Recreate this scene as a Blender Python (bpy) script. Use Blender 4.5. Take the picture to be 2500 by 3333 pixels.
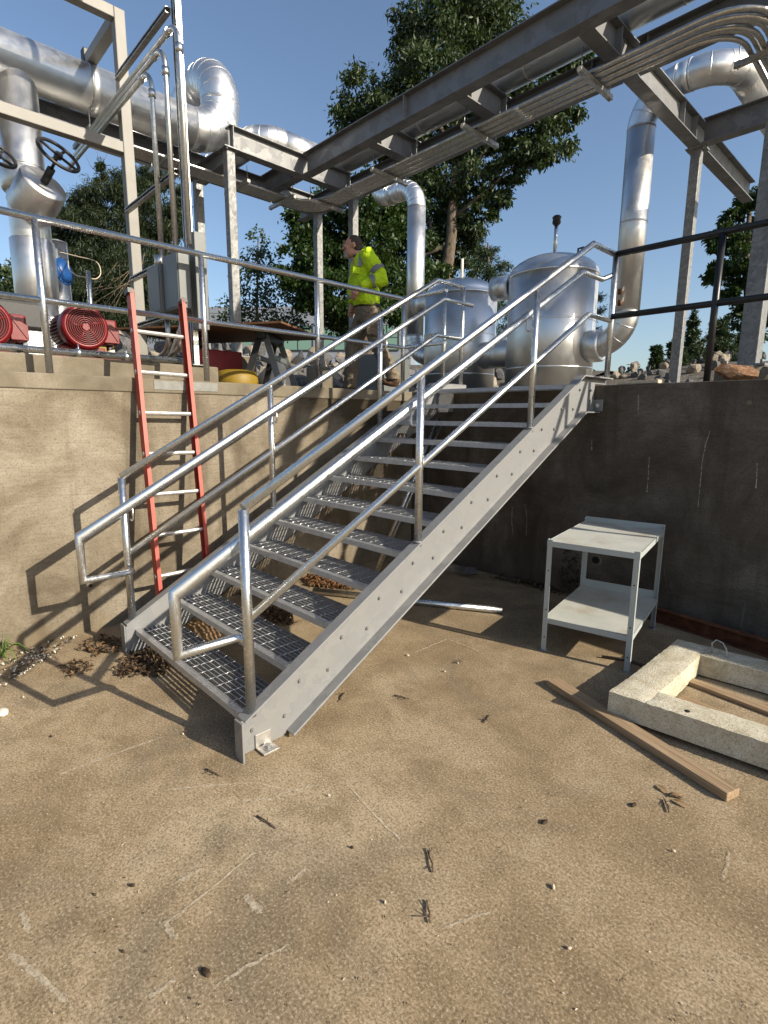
import bpy, bmesh, math, random
import numpy as np
from mathutils import Vector, Matrix, Quaternion
for o in list(bpy.data.objects): bpy.data.objects.remove(o)
sc = bpy.context.scene
COL = sc.collection
R = math.radians
# ------------------------------------------------------------------ camera
CAM = np.array([3.6728, -1.1509, 1.6101]); YAW, PITCH, ROLL, FPX = -0.8099, 0.1779, 0.0072, 1736.85
def cam_axes():
    f = np.array([math.sin(YAW)*math.cos(PITCH), math.cos(YAW)*math.cos(PITCH), -math.sin(PITCH)])
    r = np.array([math.cos(YAW), -math.sin(YAW), 0.0]); u = np.cross(r, f)
    c, s = math.cos(ROLL), math.sin(ROLL)
    return c*r+s*u, -s*r+c*u, f
AR, AU, AF = cam_axes()
cd = bpy.data.cameras.new('camera'); cam = bpy.data.objects.new('camera', cd); COL.objects.link(cam)
m = Matrix.Identity(4)
for i in range(3):
    m[i][0] = AR[i]; m[i][1] = AU[i]; m[i][2] = -AF[i]; m[i][3] = CAM[i]
cam.matrix_world = m
cd.sensor_fit = 'HORIZONTAL'; cd.sensor_width = 36.0; cd.lens = FPX/2500*36; cd.clip_start = 0.05; cd.clip_end = 3000
sc.camera = cam
# ------------------------------------------------------------------ sky, sun, exposure
SUN = Vector((0.862, 0.228, 0.453)).normalized()
EL = math.asin(SUN.z); AZ = math.atan2(SUN.x, SUN.y)
w = bpy.data.worlds.new('World'); sc.world = w; w.use_nodes = True
nt = w.node_tree; bg = nt.nodes['Background']
sky = nt.nodes.new('ShaderNodeTexSky'); sky.sky_type = 'NISHITA'; sky.sun_disc = False
sky.sun_elevation = EL; sky.sun_rotation = AZ; sky.altitude = 50; sky.air_density = 1.0; sky.dust_density = 1.5; sky.ozone_density = 2.0
nt.links.new(sky.outputs[0], bg.inputs[0]); bg.inputs[1].default_value = 0.098
sd = bpy.data.lights.new('sun', 'SUN'); so = bpy.data.objects.new('sun', sd); COL.objects.link(so)
sd.energy = 4.6; sd.angle = R(0.55); sd.color = (1.0, 0.90, 0.74)
so.rotation_euler = SUN.to_track_quat('Z', 'Y').to_euler()
so.location = (6, 2, 8)
sc.view_settings.view_transform = 'Standard'; sc.view_settings.look = 'None'
sc.view_settings.exposure = 0.80; sc.view_settings.gamma = 1.0
sc.render.engine = 'CYCLES'; sc.cycles.max_bounces = 8
rnd = random.Random(7); nrs = np.random.RandomState(11)

# ------------------------------------------------------------------ helpers
def W(u, v, x=None, y=None, z=None, D=None):
    """photo pixel to a world point on a plane (x=, y=, z=) or at a depth D"""
    d = AR*(u-1250)/FPX - AU*(v-1666.5)/FPX + AF
    if x is not None: t = (x-CAM[0])/d[0]
    elif y is not None: t = (y-CAM[1])/d[1]
    elif z is not None: t = (z-CAM[2])/d[2]
    else: t = D
    return Vector(CAM+d*t)
S_ = 1.9518
def r1(a, b): return (a/S_, b/S_)
def r2(a, b): return (a/S_, 600+b/S_)
def r3(a, b): return (750+a/S_, b/S_)
def r4(a, b): return (700+a/S_, 600+b/S_)
def r5(a, b): return (1650+a/S_, b/S_)
def r6(a, b): return (1650+a/S_, 600+b/S_)

def frame(d):
    d = Vector(d).normalized()
    a = Vector((0, 0, 1)) if abs(d.z) < 0.95 else Vector((1, 0, 0))
    s = a.cross(d).normalized(); t = d.cross(s)
    return s, t, d

class MB:
    def __init__(s): s.v = []; s.f = []; s.sm = []; s.mi = []; s.cur = 0
    def add(s, vs, fs, smooth=False):
        n = len(s.v); s.v += [tuple(p) for p in vs]
        for f in fs: s.f.append(tuple(i+n for i in f)); s.sm.append(smooth); s.mi.append(s.cur)
        return s
    def box(s, c, size, rz=0, M=None):
        hx, hy, hz = size[0]/2, size[1]/2, size[2]/2
        vs = [Vector((a*hx, b*hy, d*hz)) for d in (-1, 1) for b in (-1, 1) for a in (-1, 1)]
        T = Matrix.Translation(Vector(c)) @ (M if M is not None else Matrix.Rotation(rz, 4, 'Z'))
        return s.add([T @ p for p in vs], [(0,2,3,1),(4,5,7,6),(0,1,5,4),(1,3,7,5),(3,2,6,7),(2,0,4,6)])
    def box2(s, a, b):
        return s.box([(a[i]+b[i])/2 for i in range(3)], [abs(b[i]-a[i]) for i in range(3)])
    def bar(s, A, B, wd, h, up=(0, 0, 1), tx=0, tz=0):
        A = Vector(A); B = Vector(B); d = (B-A).normalized(); sx = d.cross(Vector(up)).normalized(); t = sx.cross(d)
        vs = []
        for P in (A, B):
            for k in (-1, 1):
                for l in (-1, 1): vs.append(P+sx*(tx+k*wd/2)+t*(tz+l*h/2))
        return s.add(vs, [(0,1,3,2),(4,6,7,5),(0,4,5,1),(2,3,7,6),(0,2,6,4),(1,5,7,3)])
    def cyl(s, A, B, r, n=12, r2=None, caps=True, smooth=True):
        A = Vector(A); B = Vector(B); r2 = r if r2 is None else r2
        if (B-A).length < 1e-7: return s
        a, b, d = frame(B-A); vs = []
        for P, q in ((A, r), (B, r2)):
            for i in range(n):
                t = 2*math.pi*i/n; vs.append(P+a*(q*math.cos(t))+b*(q*math.sin(t)))
        s.add(vs, [(i, (i+1) % n, n+(i+1) % n, n+i) for i in range(n)], smooth)
        if caps:
            k = len(s.v)-2*n
            for f in (tuple(k+i for i in reversed(range(n))), tuple(k+n+i for i in range(n))):
                s.f.append(f); s.sm.append(False); s.mi.append(s.cur)
        return s
    def tube(s, pts, r, n=10, smooth=True, caps=True, rad=None, M=None):
        pts = [Vector(p) for p in pts]; N = len(pts)
        tang = [(pts[min(i+1, N-1)]-pts[max(i-1, 0)]).normalized() for i in range(N)]
        a, b, d = frame(tang[0]); vs = []
        for i in range(N):
            if i:
                q = tang[i-1].rotation_difference(tang[i]); a = q @ a
            a = (a-tang[i]*a.dot(tang[i])).normalized(); b = tang[i].cross(a)
            rr = r if rad is None else rad[i]
            k = 1.0
            if 0 < i < N-1:
                e = (pts[i]-pts[i-1]).normalized(); k = 1/max(0.5, e.dot(tang[i]))
            for j in range(n):
                t = 2*math.pi*j/n; off = a*math.cos(t)+b*math.sin(t)
                if k > 1.001:
                    bend = ((pts[i+1]-pts[i]).normalized()-(pts[i]-pts[i-1]).normalized())
                    if bend.length > 1e-5:
                        bend.normalize(); off = off+bend*(off.dot(bend))*(k-1)
                vs.append(pts[i]+off*rr)
        fs = []
        for i in range(N-1):
            for j in range(n):
                fs.append((i*n+j, i*n+(j+1) % n, (i+1)*n+(j+1) % n, (i+1)*n+j))
        s.add(vs, fs, smooth)
        if caps:
            k = len(s.v)-N*n
            for f in (tuple(k+i for i in reversed(range(n))), tuple(k+(N-1)*n+i for i in range(n))):
                s.f.append(f); s.sm.append(False); s.mi.append(s.cur)
        return s
    def lathe(s, prof, base, axis=(0, 0, 1), n=24, smooth=True):
        a, b, d = frame(axis); base = Vector(base); vs = []
        for (r, h) in prof:
            for j in range(n):
                t = 2*math.pi*j/n; vs.append(base+d*h+a*(r*math.cos(t))+b*(r*math.sin(t)))
        fs = [(i*n+j, i*n+(j+1) % n, (i+1)*n+(j+1) % n, (i+1)*n+j) for i in range(len(prof)-1) for j in range(n)]
        s.add(vs, fs, smooth)
        k = len(s.v)-len(prof)*n
        if prof[0][0] > 1e-4: s.f.append(tuple(k+i for i in reversed(range(n)))); s.sm.append(False); s.mi.append(s.cur)
        if prof[-1][0] > 1e-4: s.f.append(tuple(k+(len(prof)-1)*n+i for i in range(n))); s.sm.append(False); s.mi.append(s.cur)
        return s
    def prism(s, poly, vec):
        vec = Vector(vec); n = len(poly); vs = [Vector(p) for p in poly]+[Vector(p)+vec for p in poly]
        return s.add(vs, [tuple(reversed(range(n))), tuple(range(n, 2*n))]+[(i, (i+1) % n, n+(i+1) % n, n+i) for i in range(n)])
    def ell(s, c, rad, n=10, M=None):
        c = Vector(c); vs = [c+((M @ Vector((0, 0, -rad[2]))) if M else Vector((0, 0, -rad[2])))]
        k = n//2+1
        for i in range(1, k):
            ph = math.pi*i/k-math.pi/2
            for j in range(n):
                t = 2*math.pi*j/n; p = Vector((rad[0]*math.cos(ph)*math.cos(t), rad[1]*math.cos(ph)*math.sin(t), rad[2]*math.sin(ph)))
                vs.append(c+((M @ p) if M else p))
        vs.append(c+((M @ Vector((0, 0, rad[2]))) if M else Vector((0, 0, rad[2]))))
        fs = [(0, 1+(j+1) % n, 1+j) for j in range(n)]
        for i in range(k-2):
            for j in range(n): fs.append((1+i*n+j, 1+i*n+(j+1) % n, 1+(i+1)*n+(j+1) % n, 1+(i+1)*n+j))
        L = len(vs)-1
        fs += [(L, 1+(k-2)*n+j, 1+(k-2)*n+(j+1) % n) for j in range(n)]
        return s.add(vs, fs, True)
    def mesh(s, name, mats, bevel=0):
        me = bpy.data.meshes.new(name); me.from_pydata(s.v, [], s.f)
        me.polygons.foreach_set('use_smooth', s.sm)
        for q in (mats if isinstance(mats, (list, tuple)) else [mats]): me.materials.append(q)
        if max(s.mi, default=0): me.polygons.foreach_set('material_index', s.mi)
        me.update()
        return me
    def build(s, name, mat, parent=None, bevel=0, fixn=False):
        me = s.mesh(name, mat)
        if fixn:
            bm = bmesh.new(); bm.from_mesh(me); bmesh.ops.recalc_face_normals(bm, faces=bm.faces); bm.to_mesh(me); bm.free()
        o = bpy.data.objects.new(name, me); COL.objects.link(o)
        if parent is not None: attach(o, parent)
        if bevel:
            b = o.modifiers.new('bevel', 'BEVEL'); b.width = bevel; b.segments = 1 if bevel < .004 else 2; b.limit_method = 'ANGLE'; b.angle_limit = R(40)
            b.harden_normals = False
        return o
def wpos(o):
    p = Vector((0, 0, 0))
    while o is not None: p += o.location; o = o.parent if o.get('_abs') else None
    return p
def attach(o, parent):
    o.parent = parent
    # geometry is written in world coordinates: undo the root's offset
    root = parent
    if root.type == 'EMPTY' and root.get('_world', 1):
        o.matrix_parent_inverse = Matrix.Translation(-root.location)
def tag(o, label, cat, group=None, kind=None):
    if label: o['label'] = label
    if cat: o['category'] = cat
    if group: o['group'] = group
    if kind: o['kind'] = kind
    return o
def thing(name, label, cat, loc=(0, 0, 0), group=None, world=True):
    o = bpy.data.objects.new(name, None); COL.objects.link(o); o.location = loc; o.empty_display_size = .1
    o['_world'] = 1 if world else 0
    return tag(o, label, cat, group)
def part(name, mat, parent, mesh):
    o = bpy.data.objects.new(name, mesh); COL.objects.link(o); attach(o, parent); return o
def copy_tree(o, parent=None):
    c = o.copy(); COL.objects.link(c)
    if parent is not None: c.parent = parent
    for ch in [q for q in o.children]: copy_tree(ch, c)
    return c
def arc(p0, corner, p1, n=8):
    """quarter-turn points between p0 and p1 round a corner (equal legs)"""
    p0, corner, p1 = Vector(p0), Vector(corner), Vector(p1)
    c = p0+(p1-corner); out = []
    for i in range(n+1):
        t = math.pi/2*i/n
        out.append(c+(p0-c)*math.cos(t)+(p1-c)*math.sin(t))
    return out
def smooth_path(pts, n=5):
    pts = [Vector(p) for p in pts]; q = [pts[0]]+pts+[pts[-1]]; out = []
    for i in range(1, len(q)-2):
        a, b, c, d = q[i-1], q[i], q[i+1], q[i+2]
        for k in range(n):
            t = k/n; out.append(.5*((2*b)+(c-a)*t+(2*a-5*b+4*c-d)*t*t+(3*b-a-3*c+d)*t**3))
    return out+[pts[-1]]
def route(pts, rad, n=8):
    pts = [Vector(p) for p in pts]; out = [pts[0]]
    for i in range(1, len(pts)-1):
        a = (pts[i-1]-pts[i]).normalized(); b = (pts[i+1]-pts[i]).normalized()
        out += arc(pts[i]+a*rad, pts[i], pts[i]+b*rad, n)
    return out+[pts[-1]]

# ------------------------------------------------------------------ materials
def nodes(mt): return mt.node_tree.nodes, mt.node_tree.links
class NM:
    """small node-material builder"""
    def __init__(s, name, rough=.6, metal=0.0, spec=.4):
        s.m = bpy.data.materials.new(name); s.m.use_nodes = True; s.n = s.m.node_tree.nodes; s.l = s.m.node_tree.links
        s.b = s.n['Principled BSDF']; s.b.inputs['Roughness'].default_value = rough; s.b.inputs['Metallic'].default_value = metal
        s.b.inputs['Specular IOR Level'].default_value = spec
        tc = s.n.new('ShaderNodeTexCoord'); geo = s.n.new('ShaderNodeNewGeometry'); s.obj = tc.outputs['Object']; s.gen = tc.outputs['Generated']; s.pos = geo.outputs['Position']; s.geo = geo
    def new(s, t, **k):
        q = s.n.new(t)
        for a, b in k.items(): setattr(q, a, b)
        return q
    def map(s, src, scale=(1, 1, 1), rot=(0, 0, 0), loc=(0, 0, 0)):
        q = s.n.new('ShaderNodeMapping'); s.l.new(src, q.inputs[0]); q.inputs['Scale'].default_value = scale; q.inputs['Rotation'].default_value = rot; q.inputs['Location'].default_value = loc
        return q.outputs[0]
    def noise(s, src, scale=5, detail=4, rough=.55, dist=0):
        q = s.n.new('ShaderNodeTexNoise'); s.l.new(src, q.inputs['Vector']); q.inputs['Scale'].default_value = scale; q.inputs['Detail'].default_value = detail
        q.inputs['Roughness'].default_value = rough; q.inputs['Distortion'].default_value = dist
        return q.outputs['Fac']
    def vor(s, src, scale=5, feature='F1', out='Distance'):
        q = s.n.new('ShaderNodeTexVoronoi'); s.l.new(src, q.inputs['Vector']); q.inputs['Scale'].default_value = scale; q.feature = feature
        return q.outputs[out]
    def ramp(s, fac, stops):
        q = s.n.new('ShaderNodeValToRGB'); s.l.new(fac, q.inputs[0]); e = q.color_ramp.elements
        while len(e) < len(stops): e.new(.5)
        for i, (p, c) in enumerate(stops):
            e[i].position = p; e[i].color = tuple(c)+(1,) if isinstance(c, (tuple, list)) else (c, c, c, 1)
        return q.outputs[0]
    def mix(s, fac, a, b, mode='MIX'):
        q = s.n.new('ShaderNodeMix'); q.data_type = 'RGBA'; q.blend_type = mode
        for sock, val in ((q.inputs[0], fac), (q.inputs[6], a), (q.inputs[7], b)):
            if hasattr(val, 'is_output'): s.l.new(val, sock)
            else: sock.default_value = tuple(val)+(1,) if isinstance(val, (tuple, list)) else val
        return q.outputs[2]
    def math(s, op, a, b=0.0):
        q = s.n.new('ShaderNodeMath'); q.operation = op
        for i, v in enumerate((a, b)):
            if hasattr(v, 'is_output'): s.l.new(v, q.inputs[i])
            else: q.inputs[i].default_value = v
        return q.outputs[0]
    def col(s, v):
        if hasattr(v, 'is_output'): s.l.new(v, s.b.inputs['Base Color'])
        else: s.b.inputs['Base Color'].default_value = tuple(v)+(1,)
        return s
    def rough(s, v): s.l.new(v, s.b.inputs['Roughness']); return s
    def bump(s, h, strength=.3, dist=.01):
        q = s.n.new('ShaderNodeBump'); s.l.new(h, q.inputs['Height']); q.inputs['Strength'].default_value = strength; q.inputs['Distance'].default_value = dist
        s.l.new(q.outputs[0], s.b.inputs['Normal']); return s
def simple(name, c, rough=.6, metal=0, var=.15, scale=12, bump=0, spec=.4):
    k = NM(name, rough, metal, spec); n = k.noise(k.pos, scale, 5, .6)
    a = tuple(x*(1-var) for x in c); b = tuple(min(1, x*(1+var)) for x in c)
    k.col(k.ramp(n, [(.3, a), (.7, b)]))
    if bump: k.bump(k.noise(k.pos, scale*4, 4), bump, .004)
    return k.m
MT = {}
def build_mats():
    # weathered slab of the pit floor
    k = NM('floor_concrete', .88, 0, .25); p = k.pos
    big = k.noise(p, .75, 3, .55, .5); mid = k.noise(p, 3.1, 6, .7, .4); sm = k.noise(p, 14, 5, .7); fine = k.noise(p, 105, 3, .85); spk = k.noise(p, 48, 5, .8)
    c = k.ramp(big, [(.32, (.24, .172, .098)), (.5, (.315, .238, .145)), (.68, (.385, .305, .198))])
    c = k.mix(k.ramp(mid, [(.36, .75), (.54, 0.)]), c, (.165, .118, .065))
    c = k.mix(k.ramp(mid, [(.54, 0.), (.70, .55)]), c, (.40, .325, .225))
    c = k.mix(k.ramp(k.noise(p, 1.25, 5, .68, .9), [(.53, 0.), (.66, .66)]), c, (.16, .13, .088))
    c = k.mix(k.ramp(sm, [(.34, .45), (.5, 0.)]), c, (.18, .13, .072))
    c = k.mix(k.ramp(spk, [(.36, .6), (.47, 0.)]), c, (.12, .088, .05))
    c = k.mix(k.ramp(fine, [(.36, .9), (.5, 0.)]), c, (.105, .078, .046))
    c = k.mix(k.ramp(fine, [(.54, 0.), (.68, .75)]), c, (.54, .455, .33))
    k.col(c); k.bump(k.math('ADD', k.math('MULTIPLY', fine, .5), spk), .28, .004); MT['floor'] = k.m
    # sunlit board-marked wall
    def wall(name, lo, mid_, hi, stain, stain_amt, axis):
        k = NM(name, .9, 0, .25); p = k.pos
        sc_ = (2.2, 2.2, 60) ; st = k.map(p, sc_)
        streak = k.noise(st, 1.6, 6, .7, .3); big = k.noise(p, 1.5, 6, .68, .5); fine = k.noise(p, 70, 5, .7)
        drip = k.noise(k.map(p, (5.5, 5.5, .55)), 1.0, 4, .55)
        c = k.ramp(big, [(.33, lo), (.5, mid_), (.66, hi)])
        c = k.mix(k.ramp(streak, [(.32, .34), (.50, 0.)]), c, tuple(v*.82 for v in lo))
        c = k.mix(k.ramp(streak, [(.58, 0.), (.78, .25)]), c, tuple(min(1, v*1.12) for v in hi))
        c = k.mix(k.ramp(drip, [(.5, 0.), (.7, stain_amt)]), c, stain)
        c = k.mix(k.ramp(fine, [(.34, .55), (.5, 0.)]), c, tuple(v*.6 for v in lo))
        return k, c, streak, fine, p
    k, c, streak, fine, p = wall('sunlit_wall_concrete', (.098, .077, .051), (.188, .158, .115), (.275, .24, .186), (.078, .061, .04), .75, 0)
    # moss-dark weathering under the coping where the stairs land
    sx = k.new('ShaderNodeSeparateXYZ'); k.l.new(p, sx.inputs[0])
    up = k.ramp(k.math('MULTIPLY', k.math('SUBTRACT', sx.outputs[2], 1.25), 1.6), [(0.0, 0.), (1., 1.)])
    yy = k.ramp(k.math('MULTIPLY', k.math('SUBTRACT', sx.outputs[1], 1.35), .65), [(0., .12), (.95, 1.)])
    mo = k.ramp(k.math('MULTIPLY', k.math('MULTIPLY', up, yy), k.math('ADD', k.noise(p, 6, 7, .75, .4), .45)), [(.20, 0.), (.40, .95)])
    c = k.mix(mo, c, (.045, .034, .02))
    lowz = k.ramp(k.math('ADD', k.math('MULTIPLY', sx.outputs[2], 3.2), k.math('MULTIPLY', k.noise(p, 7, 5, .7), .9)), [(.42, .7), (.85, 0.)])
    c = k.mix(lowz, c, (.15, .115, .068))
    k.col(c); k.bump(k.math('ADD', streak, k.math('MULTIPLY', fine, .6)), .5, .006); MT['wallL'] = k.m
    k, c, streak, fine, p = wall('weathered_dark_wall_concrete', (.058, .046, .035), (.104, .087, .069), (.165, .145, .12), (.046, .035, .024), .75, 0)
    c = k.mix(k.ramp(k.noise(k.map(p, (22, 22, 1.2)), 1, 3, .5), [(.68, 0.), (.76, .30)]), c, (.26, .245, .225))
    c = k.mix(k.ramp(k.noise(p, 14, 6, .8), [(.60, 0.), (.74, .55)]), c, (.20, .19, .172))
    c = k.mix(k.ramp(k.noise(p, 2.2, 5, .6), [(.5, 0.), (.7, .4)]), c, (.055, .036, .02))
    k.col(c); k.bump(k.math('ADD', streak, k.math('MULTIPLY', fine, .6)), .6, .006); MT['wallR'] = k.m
    k = NM('pad_concrete', .9, 0, .25); p = k.pos
    c = k.ramp(k.noise(p, 3, 6, .65, .4), [(.3, (.10, .083, .058)), (.55, (.165, .142, .104)), (.75, (.24, .212, .165))])
    c = k.mix(k.ramp(k.noise(p, 80, 4, .7), [(.35, .6), (.5, 0.)]), c, (.15, .12, .08))
    k.col(c); k.bump(k.noise(p, 60, 5, .7), .5, .006); MT['pad'] = k.m
    k = NM('pale_cast_concrete', .9, 0, .25); p = k.pos
    c = k.ramp(k.noise(p, 7, 6, .7, .4), [(.3, (.38, .33, .225)), (.5, (.54, .50, .39)), (.7, (.66, .635, .54))])
    c = k.mix(k.ramp(k.noise(p, 110, 4, .75), [(.36, .8), (.5, 0.)]), c, (.25, .21, .13))
    c = k.mix(k.ramp(k.noise(p, 3.5, 4, .7), [(.55, 0.), (.72, .5)]), c, (.36, .29, .17))
    k.col(c); k.bump(k.noise(p, 85, 5, .75), .8, .006); MT['cast'] = k.m
    # galvanised steel
    def galv(name, lo, hi, rough, spangle, metal=1.0, bump=.1):
        k = NM(name, rough, metal); p = k.obj
        v = k.vor(k.mix(.12, p, k.noise(p, 20, 2), 'ADD'), spangle, 'F1', 'Color'); sep = k.new('ShaderNodeSeparateColor'); k.l.new(v, sep.inputs[0])
        n = k.noise(p, 3.5, 5, .65, .5)
        f = k.math('ADD', k.math('MULTIPLY', sep.outputs[0], .5), k.math('MULTIPLY', n, .5))
        k.col(k.ramp(f, [(.22, lo), (.75, hi)])); k.rough(k.ramp(f, [(.2, min(1, rough+.12)), (.8, rough-.06)]))
        k.bump(k.noise(p, 45, 4, .6), bump, .002); return k.m
    MT['rail'] = galv('galvanised_rail', (.50, .52, .53), (.72, .73, .73), .30, 60, 1.0, .03)
    MT['galv'] = galv('galvanised_plate', (.205, .208, .21), (.25, .251, .248), .50, 16, .3)
    MT['grate'] = galv('galvanised_grating', (.26, .265, .27), (.40, .40, .40), .48, 60, .5)
    MT['column'] = galv('galvanised_column', (.145, .148, .15), (.235, .235, .228), .52, 30, .3, .2)
    MT['beam'] = galv('galvanised_beam', (.145, .148, .153), (.19, .191, .19), .52, 9, .3, .12)
    MT['strut'] = galv('strut_steel', (.30, .30, .29), (.48, .47, .44), .45, 50, .9)
    MT['conduit'] = galv('conduit_steel', (.46, .46, .44), (.66, .65, .62), .34, 50)
    # aluminium insulation jacket
    k = NM('aluminium_jacket', .45, 1.0); p = k.obj
    n = k.noise(p, 2.2, 4, .6, .5)
    k.col(k.ramp(n, [(.3, (.66, .66, .65)), (.7, (.82, .815, .80))])); k.rough(k.ramp(k.noise(p, 9, 5, .7), [(.3, .34), (.7, .48)]))
    k.bump(k.math('ADD', k.math('MULTIPLY', k.noise(p, 3.2, 3, .5), .7), k.math('MULTIPLY', k.noise(p, 60, 3, .6), .14)), .28, .010); MT['jacket'] = k.m
    k = NM('dull_jacket', .42, .95); p = k.obj
    k.col(k.ramp(k.noise(p, 6, 5, .7), [(.3, (.55, .55, .55)), (.7, (.75, .75, .745))])); k.bump(k.noise(p, 7, 3, .5), .4, .01); MT['jacket2'] = k.m
    MT['tan'] = simple('tan_painted_tube', (.175, .168, .15), .5, 0, .08, 9, .1)
    MT['black'] = simple('black_rail_paint', (.012, .012, .014), .38, 0, .3, 20, .05)
    MT['blackiron'] = simple('black_iron', (.02, .02, .021), .45, 0, .3, 30, .1)
    MT['red'] = simple('red_motor_enamel', (.135, .006, .008), .38, 0, .18, 10, .08, .5)
    MT['dark'] = simple('dark_void', (.008, .007, .006), .8)
    MT['blue'] = simple('blue_enamel', (.010, .055, .19), .4, 0, .15, 10)
    MT['yellow'] = simple('yellow_paint', (.21, .135, .012), .55, 0, .12, 10)
    MT['ivory'] = simple('pale_grey_table_paint', (.36, .39, .38), .42, 0, .05, 6, .03)
    k = NM('worn_shelf_paint', .42, 0); p = k.pos
    c = k.ramp(k.noise(p, 5, 4, .6), [(.3, (.42, .435, .40)), (.7, (.50, .505, .465))])
    c = k.mix(k.ramp(k.noise(p, 3.3, 3, .6, .3), [(.52, 0.), (.74, .6)]), c, (.30, .21, .11)); c = k.mix(k.ramp(k.noise(p, 38, 4, .7), [(.62, 0.), (.70, .5)]), c, (.20, .12, .06)); k.col(c); MT['shelf'] = k.m
    k = NM('ladder_fibreglass', .5, 0); p = k.obj
    c = k.ramp(k.noise(p, 8, 5, .7), [(.3, (.30, .040, .024)), (.7, (.40, .066, .042))])
    c = k.mix(k.ramp(k.noise(p, 38, 5, .8), [(.6, 0.), (.72, .6)]), c, (.30, .045, .03)); k.col(c); k.bump(k.noise(k.map(p, (60, 60, 3)), 3, 3), .2, .002); MT['ladder'] = k.m
    MT['alu'] = galv('worn_aluminium', (.34, .325, .30), (.50, .48, .45), .48, 40, .7)
    k = NM('sawn_timber', .75, 0, .3); p = k.obj
    g = k.noise(k.map(p, (2.0, 60, 60)), 1, 5, .65, 1.2)
    c = k.ramp(g, [(.3, (.16, .105, .06)), (.5, (.29, .205, .125)), (.7, (.37, .275, .175))]); k.col(c); k.bump(g, .4, .003); MT['wood'] = k.m
    k = NM('plywood_sheet', .7, 0, .3); p = k.pos
    g = k.noise(k.map(p, (3, 22, 8)), 1, 5, .65, 1.5); k.col(k.ramp(g, [(.3, (.075, .033, .016)), (.7, (.15, .075, .036))])); MT['ply'] = k.m
    k = NM('rusty_steel', .85, .1); p = k.pos
    n = k.noise(p, 14, 6, .75, .4); k.col(k.ramp(n, [(.3, (.05, .018, .009)), (.5, (.13, .045, .018)), (.72, (.22, .085, .035))])); k.bump(k.noise(p, 60, 5, .7), .6, .004); MT['rust'] = k.m
    def rock(name, a, b, c_):
        k = NM(name, .9, 0, .25); p = k.obj
        n = k.noise(p, 5, 7, .72, .5); k.col(k.ramp(n, [(.28, a), (.5, b), (.74, c_)])); k.bump(k.noise(p, 16, 6, .7), .9, .03); return k.m
    MT['rock1'] = rock('grey_riprap_stone', (.07, .07, .073), (.145, .145, .148), (.25, .247, .243))
    MT['rock2'] = rock('tan_riprap_stone', (.20, .16, .12), (.33, .28, .22), (.48, .43, .36))
    MT['rock3'] = rock('orange_veined_stone', (.13, .05, .022), (.27, .14, .07), (.50, .40, .32))
    k = NM('gravelly_soil', .95, 0, .2); p = k.pos
    k.col(k.ramp(k.noise(p, 9, 7, .75), [(.3, (.06, .052, .043)), (.5, (.13, .118, .10)), (.7, (.23, .215, .19))])); k.bump(k.noise(p, 30, 6, .75), 1, .03); MT['soil'] = k.m
    def leaf(name, a, b, c_, trans=.35):
        k = NM(name, .5, 0, .3); p = k.pos
        n = k.noise(p, 1.4, 4, .65); oi = k.new('ShaderNodeObjectInfo')
        f = k.noise(p, 37, 1, .5)
        c = k.mix(k.ramp(f, [(.3, 0.), (.7, 1.)]), k.ramp(n, [(.3, a), (.7, b)]), c_)
        k.col(c)
        tr = k.new('ShaderNodeBsdfTranslucent'); k.l.new(k.mix(.5, c, (.16, .26, .03)), tr.inputs[0])
        mx = k.new('ShaderNodeMixShader'); mx.inputs[0].default_value = trans
        k.l.new(k.b.outputs[0], mx.inputs[1]); k.l.new(tr.outputs[0], mx.inputs[2]); k.l.new(mx.outputs[0], k.n['Material Output'].inputs[0]); return k.m
    MT['leafA'] = leaf('broad_leaf_green', (.012, .024, .007), (.026, .048, .012), (.040, .060, .020), .12)
    MT['leafB'] = leaf('oak_leaf_green', (.010, .022, .005), (.030, .060, .010), (.020, .044, .008), .15)
    MT['leafC'] = leaf('maple_leaf_green', (.024, .042, .016), (.042, .07, .026), (.05, .075, .034), .16)
    MT['needle'] = leaf('conifer_spray_green', (.008, .015, .005), (.022, .034, .008), (.016, .027, .007), .08)
    MT['needle2'] = leaf('dark_conifer_green', (.012, .028, .010), (.028, .05, .016), (.022, .04, .014), .1)
    MT['weed'] = leaf('weed_green', (.06, .13, .02), (.10, .19, .035), (.13, .20, .05), .3)
    k = NM('tree_bark', .95, 0, .2); p = k.obj
    n = k.noise(k.map(p, (1, 1, .25)), 14, 6, .75, .4); k.col(k.ramp(n, [(.3, (.045, .034, .024)), (.7, (.19, .15, .11))])); k.bump(n, 1, .03); MT['bark'] = k.m
    def litter(name, a, b, c_):
        k = NM(name, .8, 0, .2); p = k.pos; n = k.noise(p, 45, 3, .6); k.col(k.ramp(n, [(.32, a), (.5, b), (.68, c_)])); return k.m
    MT['litter'] = litter('dry_leaf_brown', (.055, .034, .019), (.125, .075, .04), (.24, .155, .085))
    MT['litterdk'] = litter('damp_leaf_brown', (.018, .013, .009), (.05, .033, .02), (.13, .085, .05))
    MT['needles'] = litter('fallen_needles', (.06, .028, .012), (.16, .075, .03), (.28, .15, .07))
    MT['twig'] = simple('dead_twig', (.10, .07, .05), .9, 0, .4, 60)
    MT['palewood'] = simple('pale_chip', (.50, .42, .31), .85, 0, .2, 60)
    MT['paper'] = simple('brown_paper_sack', (.25, .155, .075), .8, 0, .35, 14, .2)
    MT['whitebit'] = simple('white_scrap', (.62, .58, .50), .8, 0, .1, 40)
    MT['greybox'] = simple('grey_enclosure_paint', (.125, .136, .134), .42, 0, .06, 5)
    MT['pier'] = MT['pad']
    k = NM('scrape_mark', .9, 0, .2); p = k.pos; k.col((.52, .45, .34))
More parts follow.
